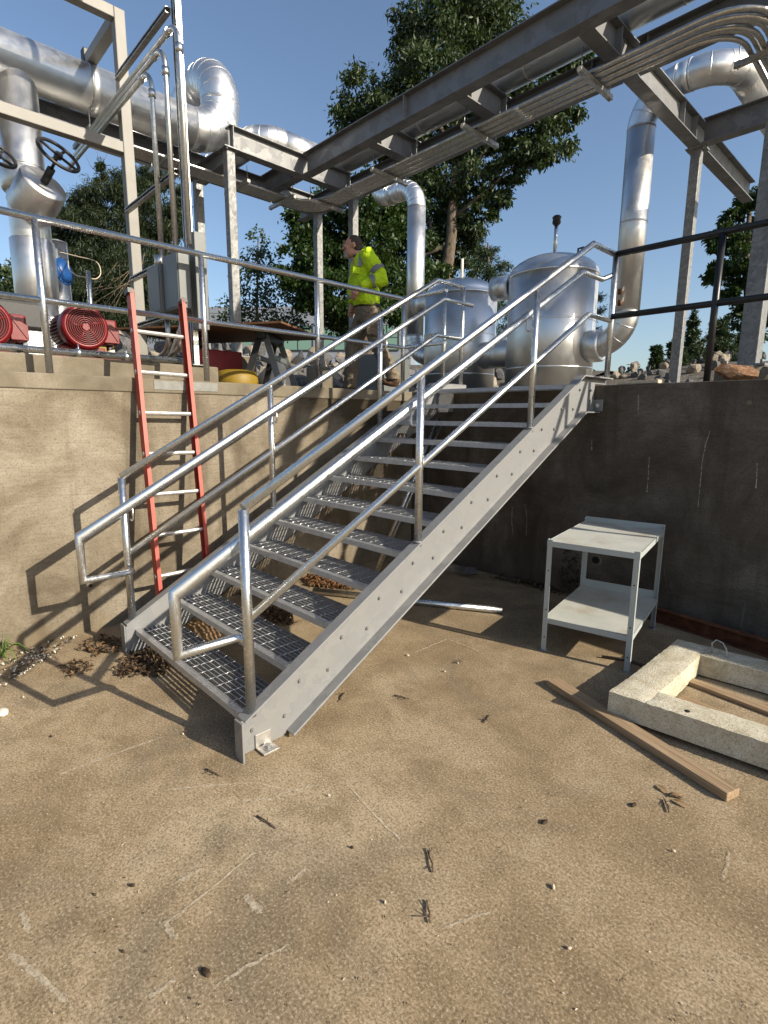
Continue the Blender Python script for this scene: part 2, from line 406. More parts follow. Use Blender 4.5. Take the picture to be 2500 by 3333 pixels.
    al = k.ramp(k.noise(p, 42, 6, .85), [(.36, 0.), (.60, .82)]); k.l.new(al, k.b.inputs['Alpha']); MT['scrape'] = k.m
    MT['bldg'] = simple('grey_panel_cladding', (.20, .22, .26), .7, 0, .05, .5)
    k = NM('green_tint_glass', .15, 0, .6); k.col((.14, .24, .19)); MT['glass'] = k.m
    MT['bframe'] = simple('dark_window_frame', (.03, .035, .04), .5)
build_mats()
# ------------------------------------------------------------------ the setting
H = 1.88; RISE, RUN = .1565, .279; SL = RISE/RUN; WALLX = -.60; WALLY = 3.36
def grid_sheet(name, x0, x1, y0, y1, nx, ny, zf, mat):
    xs = np.linspace(x0, x1, nx); ys = np.linspace(y0, y1, ny)
    vs = [(x, y, zf(x, y)) for y in ys for x in xs]
    fs = [(j*nx+i, j*nx+i+1, (j+1)*nx+i+1, (j+1)*nx+i) for j in range(ny-1) for i in range(nx-1)]
    return MB().add(vs, fs, True).build(name, mat)
floor = MB().add([(WALLX-.15, -1400, 0), (119, -1400, 0), (119, WALLY+.15, 0), (WALLX-.15, WALLY+.15, 0)], [(0, 1, 2, 3)]).build('concrete_floor', MT['floor']); floor['kind'] = 'structure'
def bank(x, y):
    # bank of broken stone rising behind the tanks, then level yard out to the tree line
    d = math.hypot(max(0, -3.6-x), max(0, y-6.6))
    h = (1.0 if x < -2.5 else .66)*min(1, d/2.3) if d > 0 else 0
    return H-.03+h*(1.05 if x > 0 else 1)+.04*math.sin(x*1.7)*math.cos(y*1.3)
g1 = grid_sheet('yard_ground', -90, WALLX-.24, -90, 140, 60, 150, lambda x, y: bank(x, y), MT['soil'])
g1['kind'] = 'structure'
g2 = grid_sheet('yard_ground', WALLX-.24, 120, WALLY+.2, 140, 80, 90, lambda x, y: bank(x, y), MT['soil'])
g2['kind'] = 'structure'
far = MB().add([(-1500, -1500, H-.35), (1500, -1500, H-.35), (1500, 1500, H-.35), (-1500, 1500, H-.35)], [(0, 1, 2, 3)])
# distant ground as a ring of four sheets, so that it does not cover the pit
fg = MB()
for a, b in (((-1500, 139), (1500, 1500)), ((-1500, -1500), (-89, 139)), ((119, -1500), (1500, 139))):
    fg.add([(a[0], a[1], H-.1), (b[0], a[1], H-.1), (b[0], b[1], H-.1), (a[0], b[1], H-.1)], [(0, 1, 2, 3)])
fo = fg.build('distant_ground', MT['soil']); fo['kind'] = 'structure'

# left retaining wall, sunlit
t = thing('retaining_wall', 'sunlit tan concrete retaining wall behind the ladder', 'wall', (WALLX, 0, 0))
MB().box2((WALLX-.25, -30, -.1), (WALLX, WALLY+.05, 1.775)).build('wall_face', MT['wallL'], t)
cop = MB().box2((WALLX-.25, -30, 1.775), (WALLX+.012, WALLY+.03, H)); cop.build('coping', MT['pad'], t, .008)
MB().cyl((WALLX-.01, -.10, .35), (WALLX+.004, -.10, .35), .014, 12).build('tie_hole', MT['dark'], t)
MB().box2((WALLX-.1, .46, 1.80), (WALLX+.0165, .98, 1.868)).build('patch', simple('fresh_mortar_patch', (.20, .20, .185), .9, 0, .2, 20, .3), t)
# dark retaining wall under the stair head
t = thing('retaining_wall', 'dark weathered concrete retaining wall in shade behind the steel table', 'wall', (2, WALLY, 0))
def wall_with_holes():
    mb = MB(); x0, x1, z0, z1 = WALLX, 30, -.1, H
    mb.box2((x0, WALLY, z0), (x1, WALLY+.25, z1)); return mb
wall_with_holes().build('wall_face', MT['wallR'], t, .012)
MB().lathe([(.055, 0), (.05, .004), (.034, .006), (.03, -.05)], (1.655, WALLY-.0005, .37), (0, -1, 0), 20).build('pipe_sleeve', MT['pad'], t)
MB().cyl((1.655, WALLY-.004, .37), (1.655, WALLY-.009, .37), .031, 18).build('sleeve_hole', MT['dark'], t)
for pts in (((905, 562), (898, 680), (890, 785)), ((890, 780), (905, 786), (915, 788)), ((1292, 395), (1262, 480), (1240, 600), (1230, 720), (1222, 800), (1214, 885)), ((835, 165), (836, 230), (834, 285)), ((540, 440), (538, 480), (540, 520)), ((1590, 600), (1588, 680), (1582, 760)), ((35, 880), (30, 960), (38, 1050)), ((115, 850), (128, 950), (122, 1060))):
    mb = MB(); q = [W(1650+a_/S_, 1200+b_/S_, y=WALLY-.003) for a_, b_ in pts]; vs = []
    for p_ in q: w_ = rnd.uniform(.002, .0045); vs += [p_+Vector((w_, 0, 0)), p_-Vector((w_, 0, 0))]
    mb.add(vs, [(2*i, 2*i+1, 2*i+3, 2*i+2) for i in range(len(q)-1)]); mb.build('lime_streak', MT['scrape'], t)
for (x, z) in ((2.06, 1.70), (2.66, 1.72)):
    MB().lathe([(.02, 0), (.017, .004), (.008, .004)], (x, WALLY-.0005, z), (0, -1, 0), 14).build('tie_cone', MT['pad'], t)
MB().box2((1.70, WALLY+.03, H+.004), (2.02, WALLY+.12, H+.03)).build('sill_board', MT['palewood'], t)
# equipment pad behind the guard rail
PADX = -.97
pad = MB().box2((-5.2, -6, H-.2), (PADX, 1.19, 2.035)).build('equipment_pad', MT['pad'], None, .012)
tag(pad, 'raised concrete equipment pad under the red pump motors', 'concrete pad')

# ------------------------------------------------------------------ the steel stair
ST = thing('steel_staircase', 'galvanised steel staircase with open grating treads and pipe handrails', 'staircase', (.76, 0, 0))
def zt(y): return .236+SL*y
def zb(y): return -.104+SL*y
YT = (1.945-.236)/SL; YB = (1.647+.104)/SL; YE = 3.56; YF = -.06; TW = .0075; FL = .072
def stringer(x_in, sgn):
    """channel with its toes turned outward; x_in is the tread-side face of the web"""
    w0, w1 = x_in, x_in+sgn*TW; f1 = x_in+sgn*FL; mb = MB()
    web = [(YF, 0.0), (.104/SL, 0.0), (YB, 1.647), (WALLY-.006, 1.647), (WALLY-.006, H+.012), (YE, H+.012), (YE, 1.935), (YT, 1.935), (YF, zt(YF)-.012)]
    if sgn > 0: poly = [(w0, y, z) for y, z in web]
    else: poly = [(w0, y, z) for y, z in reversed(web)]
    mb.prism(poly, (sgn*TW, 0, 0))
    th = .0115
    lo, hi = min(w0, f1), max(w0, f1)
    def flange(path, up):
        for (ya, za), (yb, zb_) in zip(path[:-1], path[1:]):
            d = Vector((0, yb-ya, zb_-za)).normalized(); nrm = Vector((0, -d.z, d.y))*th*up
            ext = 0
            a0, a1 = Vector((lo, ya, za)), Vector((lo, yb, zb_))
            vs = [a0, a1, a1+nrm, a0+nrm]; mb.prism([v for v in vs], (hi-lo, 0, 0))
    flange([(YF+.006, zt(YF+.006)), (YT, 1.9465)], -1); flange([(YT+.0005, 1.9465), (YE, 1.9465)], -1)
    flange([(.104/SL+.03, .017), (YB, 1.6475)], 1); flange([(YB+.0005, 1.6475), (WALLY-.004, 1.6475)], 1)
    o = mb.build('stringer', MT['galv'], ST, .002, fixn=True)
    MB().box2((lo-.001, YF-.011, 0.0), (hi+.001, YF-.0005, zt(YF)-.002)).build('end_plate', MT['galv'], o, .0015)
    # anchor clip on the floor and clip at the wall
    xo = w1
    c = MB(); c.box2((xo, .028, .004), (xo+sgn*.009, .115, .078)); c.box2((xo+sgn*.0085, .028, .004), (xo+sgn*.085, .115, .013)); c.build('anchor_clip', MT['alu'] if sgn > 0 else MT['galv'], o, .0015)
    a = MB(); a.cyl((xo+sgn*.05, .07, .013), (xo+sgn*.05, .07, .017), .022, 16); a.cyl((xo+sgn*.05, .07, .0165), (xo+sgn*.05, .07, .033), .015, 6, smooth=False); a.build('anchor_bolt', MT['galv'], o)
    c = MB(); c.box2((xo, WALLY-.09, 1.662), (xo+sgn*.008, WALLY-.007, 1.76)); c.box2((xo+sgn*.0075, WALLY-.017, 1.662), (xo+sgn*.085, WALLY-.007, 1.76)); c.build('wall_clip', MT['galv'], o, .0015)
    MB().cyl((xo+sgn*.045, WALLY-.032, 1.712), (xo+sgn*.045, WALLY-.0165, 1.712), .018, 6, smooth=False).build('anchor_bolt', MT['rail'], o)
    bolt = MB(); bolt.cyl((0, 0, 0), (sgn*.009, 0, 0), .011, 6, smooth=False); bolt.cyl((sgn*.0088, 0, 0), (sgn*.014, 0, 0), .006, 8)
    bm_ = bolt.mesh('bolt', MT['galv'])
    for kk in range(1, 13):
        for dy in (.017, .201):
            y = (kk-1)*RUN+dy
            b = bpy.data.objects.new('bolt', bm_); COL.objects.link(b); b.parent = o; b.location = (w1, y, kk*RISE-.045); b.rotation_euler = (rnd.uniform(-1, 1), 0, 0)
    return o
TWD = 1.524
sL = stringer(0.0, -1); sR = stringer(TWD, 1)
# treads
DEP = .272; BARH = .030
gr = MB()
n_b = 9
for i in range(n_b):
    y = .040+i*(DEP-.044)/(n_b-1)
    gr.box2((.007, y-.0024, -BARH), (TWD-.007, y+.0024, 0))
GM = gr.mesh('bearing_bars', MT['grate'])
cr_ = MB(); X0 = .0885; cx = []
while X0 < TWD-.02: cx.append(X0); X0 += .1012
for x in cx:
    # twisted square cross bar: a run of short lozenges
    y0, y1 = .036, DEP-.002; nseg = 16
    for i in range(nseg):
        ya, yb = y0+(y1-y0)*i/nseg, y0+(y1-y0)*(i+1)/nseg
        r = .0034; a0 = i*.5; vs = []
        for yy, aa in ((ya, a0), (yb, a0+.5)):
            for q in range(4):
                tt = aa+q*math.pi/2; vs.append((x+r*math.cos(tt), yy, .0006+r*.8*math.sin(tt)))
        cr_.add(vs, [(0, 4, 5, 1), (1, 5, 6, 2), (2, 6, 7, 3), (3, 7, 4, 0)])
CM = cr_.mesh('cross_bars', MT['rail'])
ns = MB(); ns.box2((.0072, 0, -.034), (TWD-.0072, .005, .002)); ns.box2((.0072, .0052, -.003), (TWD-.0072, .034, .002))
k = NM('chequer_nosing', .46, .85); p = k.obj
a = k.noise(k.map(p, (120, 120, 120), (0, 0, .78)), .6, 1); ck = k.new('ShaderNodeTexWave'); ck.wave_type = 'BANDS'; k.l.new(k.map(p, (1, 1, 1), (.6, .4, .78)), ck.inputs[0]); ck.inputs['Scale'].default_value = 22
ck2 = k.new('ShaderNodeTexWave'); k.l.new(k.map(p, (1, 1, 1), (-.6, .4, -.78)), ck2.inputs[0]); ck2.inputs['Scale'].default_value = 22
k.col(k.ramp(k.noise(p, 12, 5, .7), [(.3, (.42, .43, .43)), (.7, (.60, .605, .60))])); k.bump(k.math('MULTIPLY', ck.outputs[1], ck2.outputs[1]), .9, .003); MT['chequer'] = k.m
NMSH = ns.mesh('nosing', MT['chequer'])
ep = MB(); ep.box2((0, .004, -.068), (.0068, DEP-.004, 0)); EPM = ep.mesh('end_plate', MT['galv'])
bkb = MB().box2((.0072, DEP-.006, -BARH), (TWD-.0072, DEP, 0)).mesh('back_bar', MT['grate'])
FR = MB(); FR.box2((.0072, 0, -.034), (TWD-.0072, .005, .002)); FR.box2((.0072, .0052, -.003), (TWD-.0072, .034, .002)); FRM = FR.mesh('tread', MT['chequer'])
for kk in range(1, 13):
    e = bpy.data.objects.new('tread', FRM); COL.objects.link(e); attach(e, ST); e.location = (0, (kk-1)*RUN, kk*RISE)
    for nme, me, off, kd in (('bearing_bars', GM, 0, 'stuff'), ('cross_bars', CM, 0, 'stuff'), ('back_bar', bkb, 0, None), ('end_plate', EPM, 0.0002, None), ('end_plate', EPM, TWD-.007, None)):
        c = bpy.data.objects.new(nme, me); COL.objects.link(c); c.parent = e; c.location = (off, 0, 0)
        if kd: c['kind'] = kd
# pipe railings of the stair
PR = .0238; HR = .021
def stair_rail(xp, sgn, side):
    rl = MB().tube([(xp, -.0, zt(0)-.02), (xp, -.0, 1.206)], PR, 14, caps=True)
    newel = rl
    ytop = 3.09; ze = 1.206+SL*ytop; zmE = .684+SL*ytop; yend = 3.50
    top = MB().tube([(xp, 0, 1.206), (xp, ytop, ze), (xp, yend, ze)], PR, 14).build('top_rail', MT['rail'], ST)
    MB().tube([(xp, 0.0, zt(0)-.03), (xp, 0, 1.200)], PR, 14).build('newel_post', MT['rail'], ST)
    MB().tube([(xp, .0, .684), (xp, ytop, zmE), (xp, yend, zmE)], HR, 14).build('mid_rail', MT['rail'], ST)
    for y in (1.142, 2.317):
        o = MB().tube([(xp, y, zt(y)-.03), (xp, y, 1.206+SL*y)], PR*.96, 14).build('post', MT['rail'], ST)
        MB().lathe([(.030, 0), (.028, .004), (.0245, .008)], (xp, y, zt(y)-.005), (0, 0, 1), 14).build('weld_collar', MT['galv'], o)
    MB().tube([(xp, yend, (H+.02 if sgn < 0 else 1.94)), (xp, yend, ze)], PR, 14).build('end_post', MT['rail'], ST)
    # graspable handrail set inward, with a squared return at the foot
    xh = xp-sgn*.078
    yf = -.297; zh = .855; zl = .578; yt = 3.10; zh2 = zh+.558*(yt-yf)
    foot = [(xp-sgn*.02, 0.002, zl), (xh+sgn*.02, 0.0, zl), (xh, -.03, zl), (xh, yf, zl), (xh, yf, zh), (xh, yt, zh2)]
    if sgn > 0: foot += [(xh, 3.44, zh2), (xp-.01, 3.50, zh2+.035)]
    else: foot += [(xh, 3.56, zh2+.005)]
    MB().tube(foot, HR, 14).build('handrail', MT['rail'], ST)
    for y in (.46, 1.142, 2.317):
        if y < 1 : continue
        z = zh+.558*(y-yf)
        MB().tube([(xp-sgn*.02, y+.005, z-.10), (xh+sgn*.012, y+.005, z-.10), (xh, y+.005, z-.088), (xh, y+.005, z-.015)], .0065, 8).build('bracket', MT['rail'], ST)
    z = zh+.558*(.0-yf)
    MB().tube([(xp-sgn*.02, .03, z-.10), (xh+sgn*.012, .03, z-.10), (xh, .03, z-.088), (xh, .03, z-.0)], .0065, 8).build('bracket', MT['rail'], ST)
stair_rail(-.036, -1, 'left'); stair_rail(TWD+.037, 1, 'right')

# ------------------------------------------------------------------ guard rail above the left wall
GX = -.72; GZ = 2.893; GM_ = 2.372
G = thing('guard_rail', 'silver pipe guard rail along the top of the sunlit wall', 'guard rail', (GX, 1, H))
MB().tube([(GX, -4, GZ), (GX, 3.31, GZ), (-.10, 3.31, GZ)], PR, 14).build('top_rail', MT['rail'], G)
MB().tube([(GX, -4, GM_), (GX, 3.31, GM_), (-.10, 3.31, GM_)], HR, 14).build('mid_rail', MT['rail'], G)
for y in (-2.5, -1.35, -.2, .955, 2.12, 3.31):
    MB().tube([(GX, y, H-.02), (GX, y, GZ)], PR, 14).build('post', MT['rail'], G)
MB().tube([(-.12, 3.31, H-.02), (-.12, 3.31, GZ)], HR, 12).build('post', MT['rail'], G)
B = thing('guard_rail', 'black painted pipe guard rail on top of the shaded wall', 'guard rail', (2.33, 3.47, H))
MB().tube([(TWD+.055, 3.47, 2.935), (5.1, 3.47, 2.935)], .0245, 12).build('top_rail', MT['black'], B)
MB().tube([(TWD+.055, 3.47, 2.445), (5.1, 3.47, 2.445)], .0245, 12).build('mid_rail', MT['black'], B)
for x in (2.345, 3.7, 5.1):
    MB().tube([(x, 3.47, H-.02), (x, 3.47, 2.93)], .0245, 12).build('post', MT['black'], B)

# ------------------------------------------------------------------ ladder
def ladder():
    t = thing('ladder', 'worn red fibreglass ladder leaning on the sunlit wall behind the stair', 'ladder', (-.2, .5, 0))
    Lb, Lt = Vector((-.17, .235, .0)), Vector((-.675, .352, 2.515)); Rb, Rt = Vector((-.17, .645, .0)), Vector((-.675, .765, 2.505))
    lean = (Lt-Lb).normalized(); side = Vector((0, 1, 0)); nrm = side.cross(lean).normalized()
    for P, Q, s in ((Lb, Lt, 1), (Rb, Rt, -1)):
        d = (Q-P).normalized()
        mb = MB(); sy = d.cross(nrm).normalized()
        # channel section: web and two flanges
        mb.bar(P, Q, .0045, .076, nrm)
        mb.bar(P+sy*0, Q, .028, .005, nrm, tx=-s*.012*(1 if sy.y < 0 else -1), tz=.0365)
        mb.bar(P+sy*0, Q, .028, .005, nrm, tx=-s*.012*(1 if sy.y < 0 else -1), tz=-.0365)
        o = mb.build('side_rail', MT['ladder'], t)
        mb = MB(); mb.bar(Q-d*.03, Q+d*.006, .036, .084, nrm); mb.build('end_cap', MT['blackiron'], o)
        for f0, f1 in ((.30, .36), (.45, .50), (.60, .66), (.76, .84)):
            if s > 0:
                a, b = P.lerp(Q, f0), P.lerp(Q, f1); mb = MB(); mb.bar(a, b, .0055, .05, nrm, tx=(.0008)); mb.build('sticker', MT['whitebit'], o)
    for i in range(8):
        f = (.125+i*.305)/2.56
        if f > .99: continue
        a, b = Lb.lerp(Lt, f), Rb.lerp(Rt, f)
        MB().cyl(a-(b-a)*.02, b+(b-a)*.02, .0165, 8, smooth=False).build('rung', MT['alu'], t)
        for q, sg in ((a, -1), (b, 1)):
            MB().lathe([(.021, 0), (.021, .004), (.012, .006)], q+(b-a).normalized()*sg*.0025, (b-a)*sg, 12).build('rung_flange', MT['alu'], t)
ladder()

# ------------------------------------------------------------------ steel table
def table():
    A = Vector((1.885, 2.085, 0)); ex = Vector((.565, .106, 0)).normalized(); ey = Vector((-ex.y, ex.x, 0)); Wd, Dp, Hh = .578, .915, .785
    t = thing('steel_table', 'pale grey two-tier steel work table standing by the dark wall', 'table', A+ex*.29+ey*.45)
    def q(a, b, z): return A+ex*a+ey*b+Vector((0, 0, z))
    def slab(mb, a0, b0, z0, a1, b1, z1):
        mb.prism([q(a0, b0, z0), q(a1, b0, z0), q(a1, b1, z0), q(a0, b1, z0)], (0, 0, z1-z0))
    lw, th = .034, .003
    for (a, b, sa, sb) in ((0, 0, 1, 1), (Wd, 0, -1, 1), (Wd, Dp, -1, -1), (0, Dp, 1, -1)):
        mb = MB(); slab(mb, a, b, .004, a+sa*lw, b+sb*th, Hh+(.012 if b == 0 else .03)); slab(mb, a, b+sb*th, .004, a+sa*th, b+sb*lw, Hh+(.012 if b == 0 else .03))
        o = mb.build('leg', MT['ivory'], t, fixn=True)
        MB().lathe([(.032, 0), (.030, .004), (.012, .006)], q(a+sa*.012, b+sb*.012, 0), (0, 0, 1), 16).build('foot_pad', MT['galv'], o)
        if b == 0:
            for z in (.58, .30, .10): MB().cyl(q(a+sa*.018, b-.0006, z), q(a+sa*.018, b+.0005, z), .005, 10).build('bolt_hole', MT['dark'], o)
    mb = MB(); slab(mb, .004, .004, Hh-.002, Wd-.004, Dp-.004, Hh); o = mb.build('top_shelf', MT['shelf'], t, fixn=True)
    mb = MB()
    slab(mb, -.0012, -.0012, Hh-.036, Wd+.0012, .0028, Hh+.002); slab(mb, -.0012, .0028, Hh-.036, .0022, Dp, Hh+.002); slab(mb, Wd-.0022, .0028, Hh-.036, Wd+.0012, Dp, Hh+.002)
    mb.build('apron', MT['ivory'], o, fixn=True)
    mb = MB(); slab(mb, -.001, Dp-.004, Hh-.036, Wd+.001, Dp+.001, Hh+.036); mb.build('back_upstand', MT['ivory'], o, .002, fixn=True)
    mb = MB(); slab(mb, .0035, .0035, .238, Wd-.0035, Dp-.0035, .240); o = mb.build('lower_shelf', MT['shelf'], t, fixn=True)
    mb = MB(); slab(mb, .0035, .0031, .204, Wd-.0035, .0055, .241); slab(mb, .0031, .0055, .204, .0055, Dp-.0035, .241); slab(mb, Wd-.0055, .0055, .204, Wd-.0031, Dp-.0035, .241)
    slab(mb, .004, Dp-.006, .204, Wd-.004, Dp-.0036, .30); mb.build('shelf_lip', MT['ivory'], o, fixn=True)
table()

# ------------------------------------------------------------------ cast concrete frame, timber, rusted channel, loose pipe, stones
def cast_frame():
    t = thing('concrete_frame', 'pale rough square concrete frame lying on the floor with a wire lifting loop', 'concrete frame', (3.2, 2.1, 0))
    C0 = Vector((2.585, 1.575, 0)); ex = Vector((1, .10, 0)).normalized(); ey = Vector((.0, 1, 0)); Lx, Ly, wd, h = 1.35, 1.06, .185, .135
    def q(a, b, z): return C0+ex*a+ey*b+Vector((0, 0, z+.012+.035*max(0, (.35-b))*1.2))
    n = 14
    bm = bmesh.new()
    def strip(a0, b0, a1, b1, nx, ny):
        # one beam of the ring as a subdivided block
        vs = {}
        for k, z in enumerate((0, h*.5, h)):
            for i in range(nx+1):
                for j in range(ny+1):
                    a = a0+(a1-a0)*i/nx; b = b0+(b1-b0)*j/ny
                    edge = (i in (0, nx)) + (j in (0, ny)) + (k == 2)
                    p = q(a, b, z)
                    js = .002 if edge < 2 else .0045
                    p += Vector((rnd.uniform(-js, js)*(0.4), rnd.uniform(-js, js)*.4, rnd.uniform(-js, js)*(.5 if k == 2 else 0)))
                    if k == 2 and (i in (0, nx) or j in (0, ny)): p.z -= .006
                    vs[k, i, j] = bm.verts.new(p)
        def quad(*c):
            bm.faces.new([vs[x] for x in c]).smooth = True
        for i in range(nx):
            for j in range(ny):
                quad((2, i, j), (2, i+1, j), (2, i+1, j+1), (2, i, j+1)); quad((0, i, j+1), (0, i+1, j+1), (0, i+1, j), (0, i, j))
        for k in range(2):
            for i in range(nx): quad((k, i, 0), (k, i+1, 0), (k+1, i+1, 0), (k+1, i, 0)); quad((k, i+1, ny), (k, i, ny), (k+1, i, ny), (k+1, i+1, ny))
            for j in range(ny): quad((k, 0, j+1), (k, 0, j), (k+1, 0, j), (k+1, 0, j+1)); quad((k, nx, j), (k, nx, j+1), (k+1, nx, j+1), (k+1, nx, j))
    me = bpy.data.meshes.new('ring')
    strip(0, 0, wd, Ly, 6, 34); strip(wd+.0, 0, Lx, wd, 38, 6); strip(wd+.0, Ly-wd, Lx, Ly, 38, 6); strip(Lx-.0, 0, Lx+wd, Ly, 6, 34)
    bm.to_mesh(me); bm.free(); me.materials.append(MT['cast']); me.set_sharp_from_angle(angle=R(50))
    o = bpy.data.objects.new('ring', me); COL.objects.link(o); attach(o, t)
    p = q(.24, Ly-.10, h)
    MB().tube([p+Vector((-.005, -.02, -.02)), p+Vector((-.02, .0, .06)), p+Vector((.0, .01, .085)), p+Vector((.035, .015, .075)), p+Vector((.06, .01, .04)), p+Vector((.075, -.02, -.01))], .0045, 8).build('lifting_loop', MT['strut'], t)
    MB().ell(q(.36, .05, h-.002), (.014, .02, .006), 8).build('pit_mark', MT['dark'], t)
cast_frame()
def plank(A, B, wd, h, label, mat='wood'):
    A = Vector(A); B = Vector(B); L = (B-A).length; d = (B-A)
    mb = MB(); mb.box((0, 0, 0), (L, wd, h))
    o = mb.build('timber_plank', MT[mat], None, .003); o.location = (A+B)/2; o.rotation_euler = (0, -math.asin(d.z/L), math.atan2(d.y, d.x))
    return tag(o, label, 'plank', 'loose timber planks')
plank((2.195, 1.685, .021), (3.235, 1.345, .021), .088, .040, 'weathered timber plank poking out in front of the concrete frame')
plank((2.80, 2.02, .02), (4.1, 1.90, .02), .10, .038, 'timber plank lying inside the opening of the concrete frame')
plank((2.52, 2.36, .013), (3.4, 2.25, .013), .07, .024, 'dark thin batten under the far side of the concrete frame')
ch = MB(); A, Bq = Vector((2.12, 3.30, 0)), Vector((4.3, 2.98, 0)); d = (Bq-A).normalized(); s_ = Vector((d.y, -d.x, 0))
ch.bar(A+Vector((0, 0, .055)), Bq+Vector((0, 0, .055)), .008, .11); ch.bar(A+s_*.028+Vector((0, 0, .108)), Bq+s_*.028+Vector((0, 0, .108)), .056, .008); ch.bar(A+s_*.028+Vector((0, 0, .005)), Bq+s_*.028+Vector((0, 0, .005)), .056, .008)
tag(ch.build('steel_channel', MT['rust'], None, .002), 'rusty brown steel channel lying at the foot of the dark wall', 'steel channel')
pp = MB().tube([(-.16, 1.615, .031), (.6, 2.05, .031), (1.303, 2.468, .031)], .030, 20)
tag(pp.build('loose_pipe', MT['rail'], None), 'silver pipe lying on the floor underneath the stair', 'pipe', 'loose pipes')
def rock_mesh(name, seed, mat, n=3, rough=.28, flat=1.0):
    bm = bmesh.new(); bmesh.ops.create_icosphere(bm, subdivisions=n, radius=1)
    r_ = np.random.RandomState(seed)
    planes = [(Vector(r_.normal(size=3)).normalized(), r_.uniform(.34, .66)) for _ in range(13)]
    for v in bm.verts:
        p = v.co.copy()
        for nn, dd in planes:
            e = p.dot(nn)-dd
            if e > 0: p -= nn*e*.97
        p *= 1+rough*.10*math.sin(p.x*5+seed)*math.cos(p.y*6+p.z*4)
        p.z *= flat; v.co = p
    for f in bm.faces: f.smooth = True
    me = bpy.data.meshes.new(name); bm.to_mesh(me); bm.free(); me.materials.append(MT[mat]); me.set_sharp_from_angle(angle=R(20)); return me
ROCKS = [rock_mesh('rock', 20+i, 'rock2' if i in (3, 8) else 'rock1', 2) for i in range(10)]
def rock(loc, s, rz, me, label, group=None, name='rock'):
    o = bpy.data.objects.new(name, me); COL.objects.link(o); o.location = loc; o.scale = s; o.rotation_euler = (rz*.7, rz*.3, rz)
    return tag(o, label, 'rock', group)
o = rock((.50, 3.10, .058), (.135, .10, .066), .25, rock_mesh('rock', 5, 'rock1', 3), 'single grey angular stone at the foot of the dark wall under the stair'); o.rotation_euler = (0, 0, .3)
o = tag(MB().box((.225, 3.13, .034), (.11, .075, .062), .2).build('brick', MT['rock2'], None, .008), 'broken tan brick beside the grey stone under the stair', 'brick')
# poles leaning in the dark corner under the stair
PB, PT = W(1222, 1868, z=.0), W(1428, 1362, y=WALLY-.025)
for i, (b, tt, rr) in enumerate(((PB, PT, .021), (PB+Vector((.05, -.03, 0)), PT+Vector((.05, 0, -.06)), .012), (PB+Vector((-.06, .04, 0)), PT+Vector((-.07, 0, -.1)), .011))):
    tag(MB().cyl(b, tt, rr, 12).build('leaning_pole', MT['rail'] if i == 0 else MT['strut'], None), ('thick bright', 'thin dull', 'thinnest dull')[i]+' metal pole leaning in the corner under the stair', 'pole', 'poles under the stair')
# ------------------------------------------------------------------ steel rack
Z0 = 4.75; BH = .26; BW = .14; ZT = Z0+BH; CW = .108
def ibeam(A, B, h=BH, bw=BW, tf=.011, tw=.008):
    """rolled beam from A to B, the points being on the underside centreline"""
    mb = MB(); A = Vector(A); B = Vector(B)
    mb.bar(A, B, bw, tf, tz=tf/2); mb.bar(A, B, bw, tf, tz=h-tf/2); mb.bar(A, B, tw, h-2*tf+.002, tz=h/2); return mb
def rack_beam(A, B, label, stiff=()):
    A = Vector(A); B = Vector(B); t = thing('rack_beam', label, 'steel beam', (A+B)/2, 'pipe rack beams')
    ibeam(A, B).build('section', MT['beam'], t); d = (B-A).normalized()
    for f in stiff:
        P = A.lerp(B, f); mb = MB(); mb.bar(P-d*.004, P+d*.004, BW*.92, BH-.024, tz=BH/2); mb.build('stiffener', MT['galv'], t)
    return t
XA, XF, YB1, YB2, YC = -2.77, -3.76, 3.46, 4.37, 6.28
rack_beam((XA, 2.36, Z0), (XA, 4.25, Z0), 'short rack beam joining the two long runs under the curved pipe', (.02, .98))
rack_beam((XF, -6, Z0), (XF, 4.30, Z0), 'dark far rack beam running behind the fat silver pipe', (.6,))
rack_beam((XA+.08, YB1, Z0), (6.5, YB1, Z0), 'long near rack beam crossing the sky in front of the tall tree', (.2,))
rack_beam((XF-.4, YB2, Z0), (1.07, YB2, Z0), 'rack beam under the conduits above the walking man', (.2, .95))
rack_beam((1.23, YB2, Z0), (6.0, YB2, Z0), 'rack beam under the conduits at the upper right corner', (.02,))
for i, x in enumerate((-1.48, -.16)):
    rack_beam((x, YB1+.08, Z0), (x, YB2-.08, Z0), ('left', 'right')[i]+'-hand short cross beam between the two long rack beams', (.1, .9))
rack_beam((1.15, YB1+.08, Z0), (1.15, 8.6, Z0), 'long cross beam running back over the slim right-hand column', (.1, .42, .5))
rack_beam((1.23, YC, Z0), (6.0, YC, Z0), 'far rack beam beyond the slim column at the upper right', (.25,))
CBE = thing('rack_beam', 'dark short cross beam beneath the pipe elbow', 'steel beam', (-3.27, 2.42, 4.64), 'pipe rack beams'); ibeam((XA-.08, 2.42, 4.64), (XF+.08, 2.42, 4.64), .20).build('section', MT['beam'], CBE)
rack_beam((XA-.08, 3.42, Z0), (XF+.08, 3.42, Z0), 'dark short cross beam left of the rack corner', (.1,))
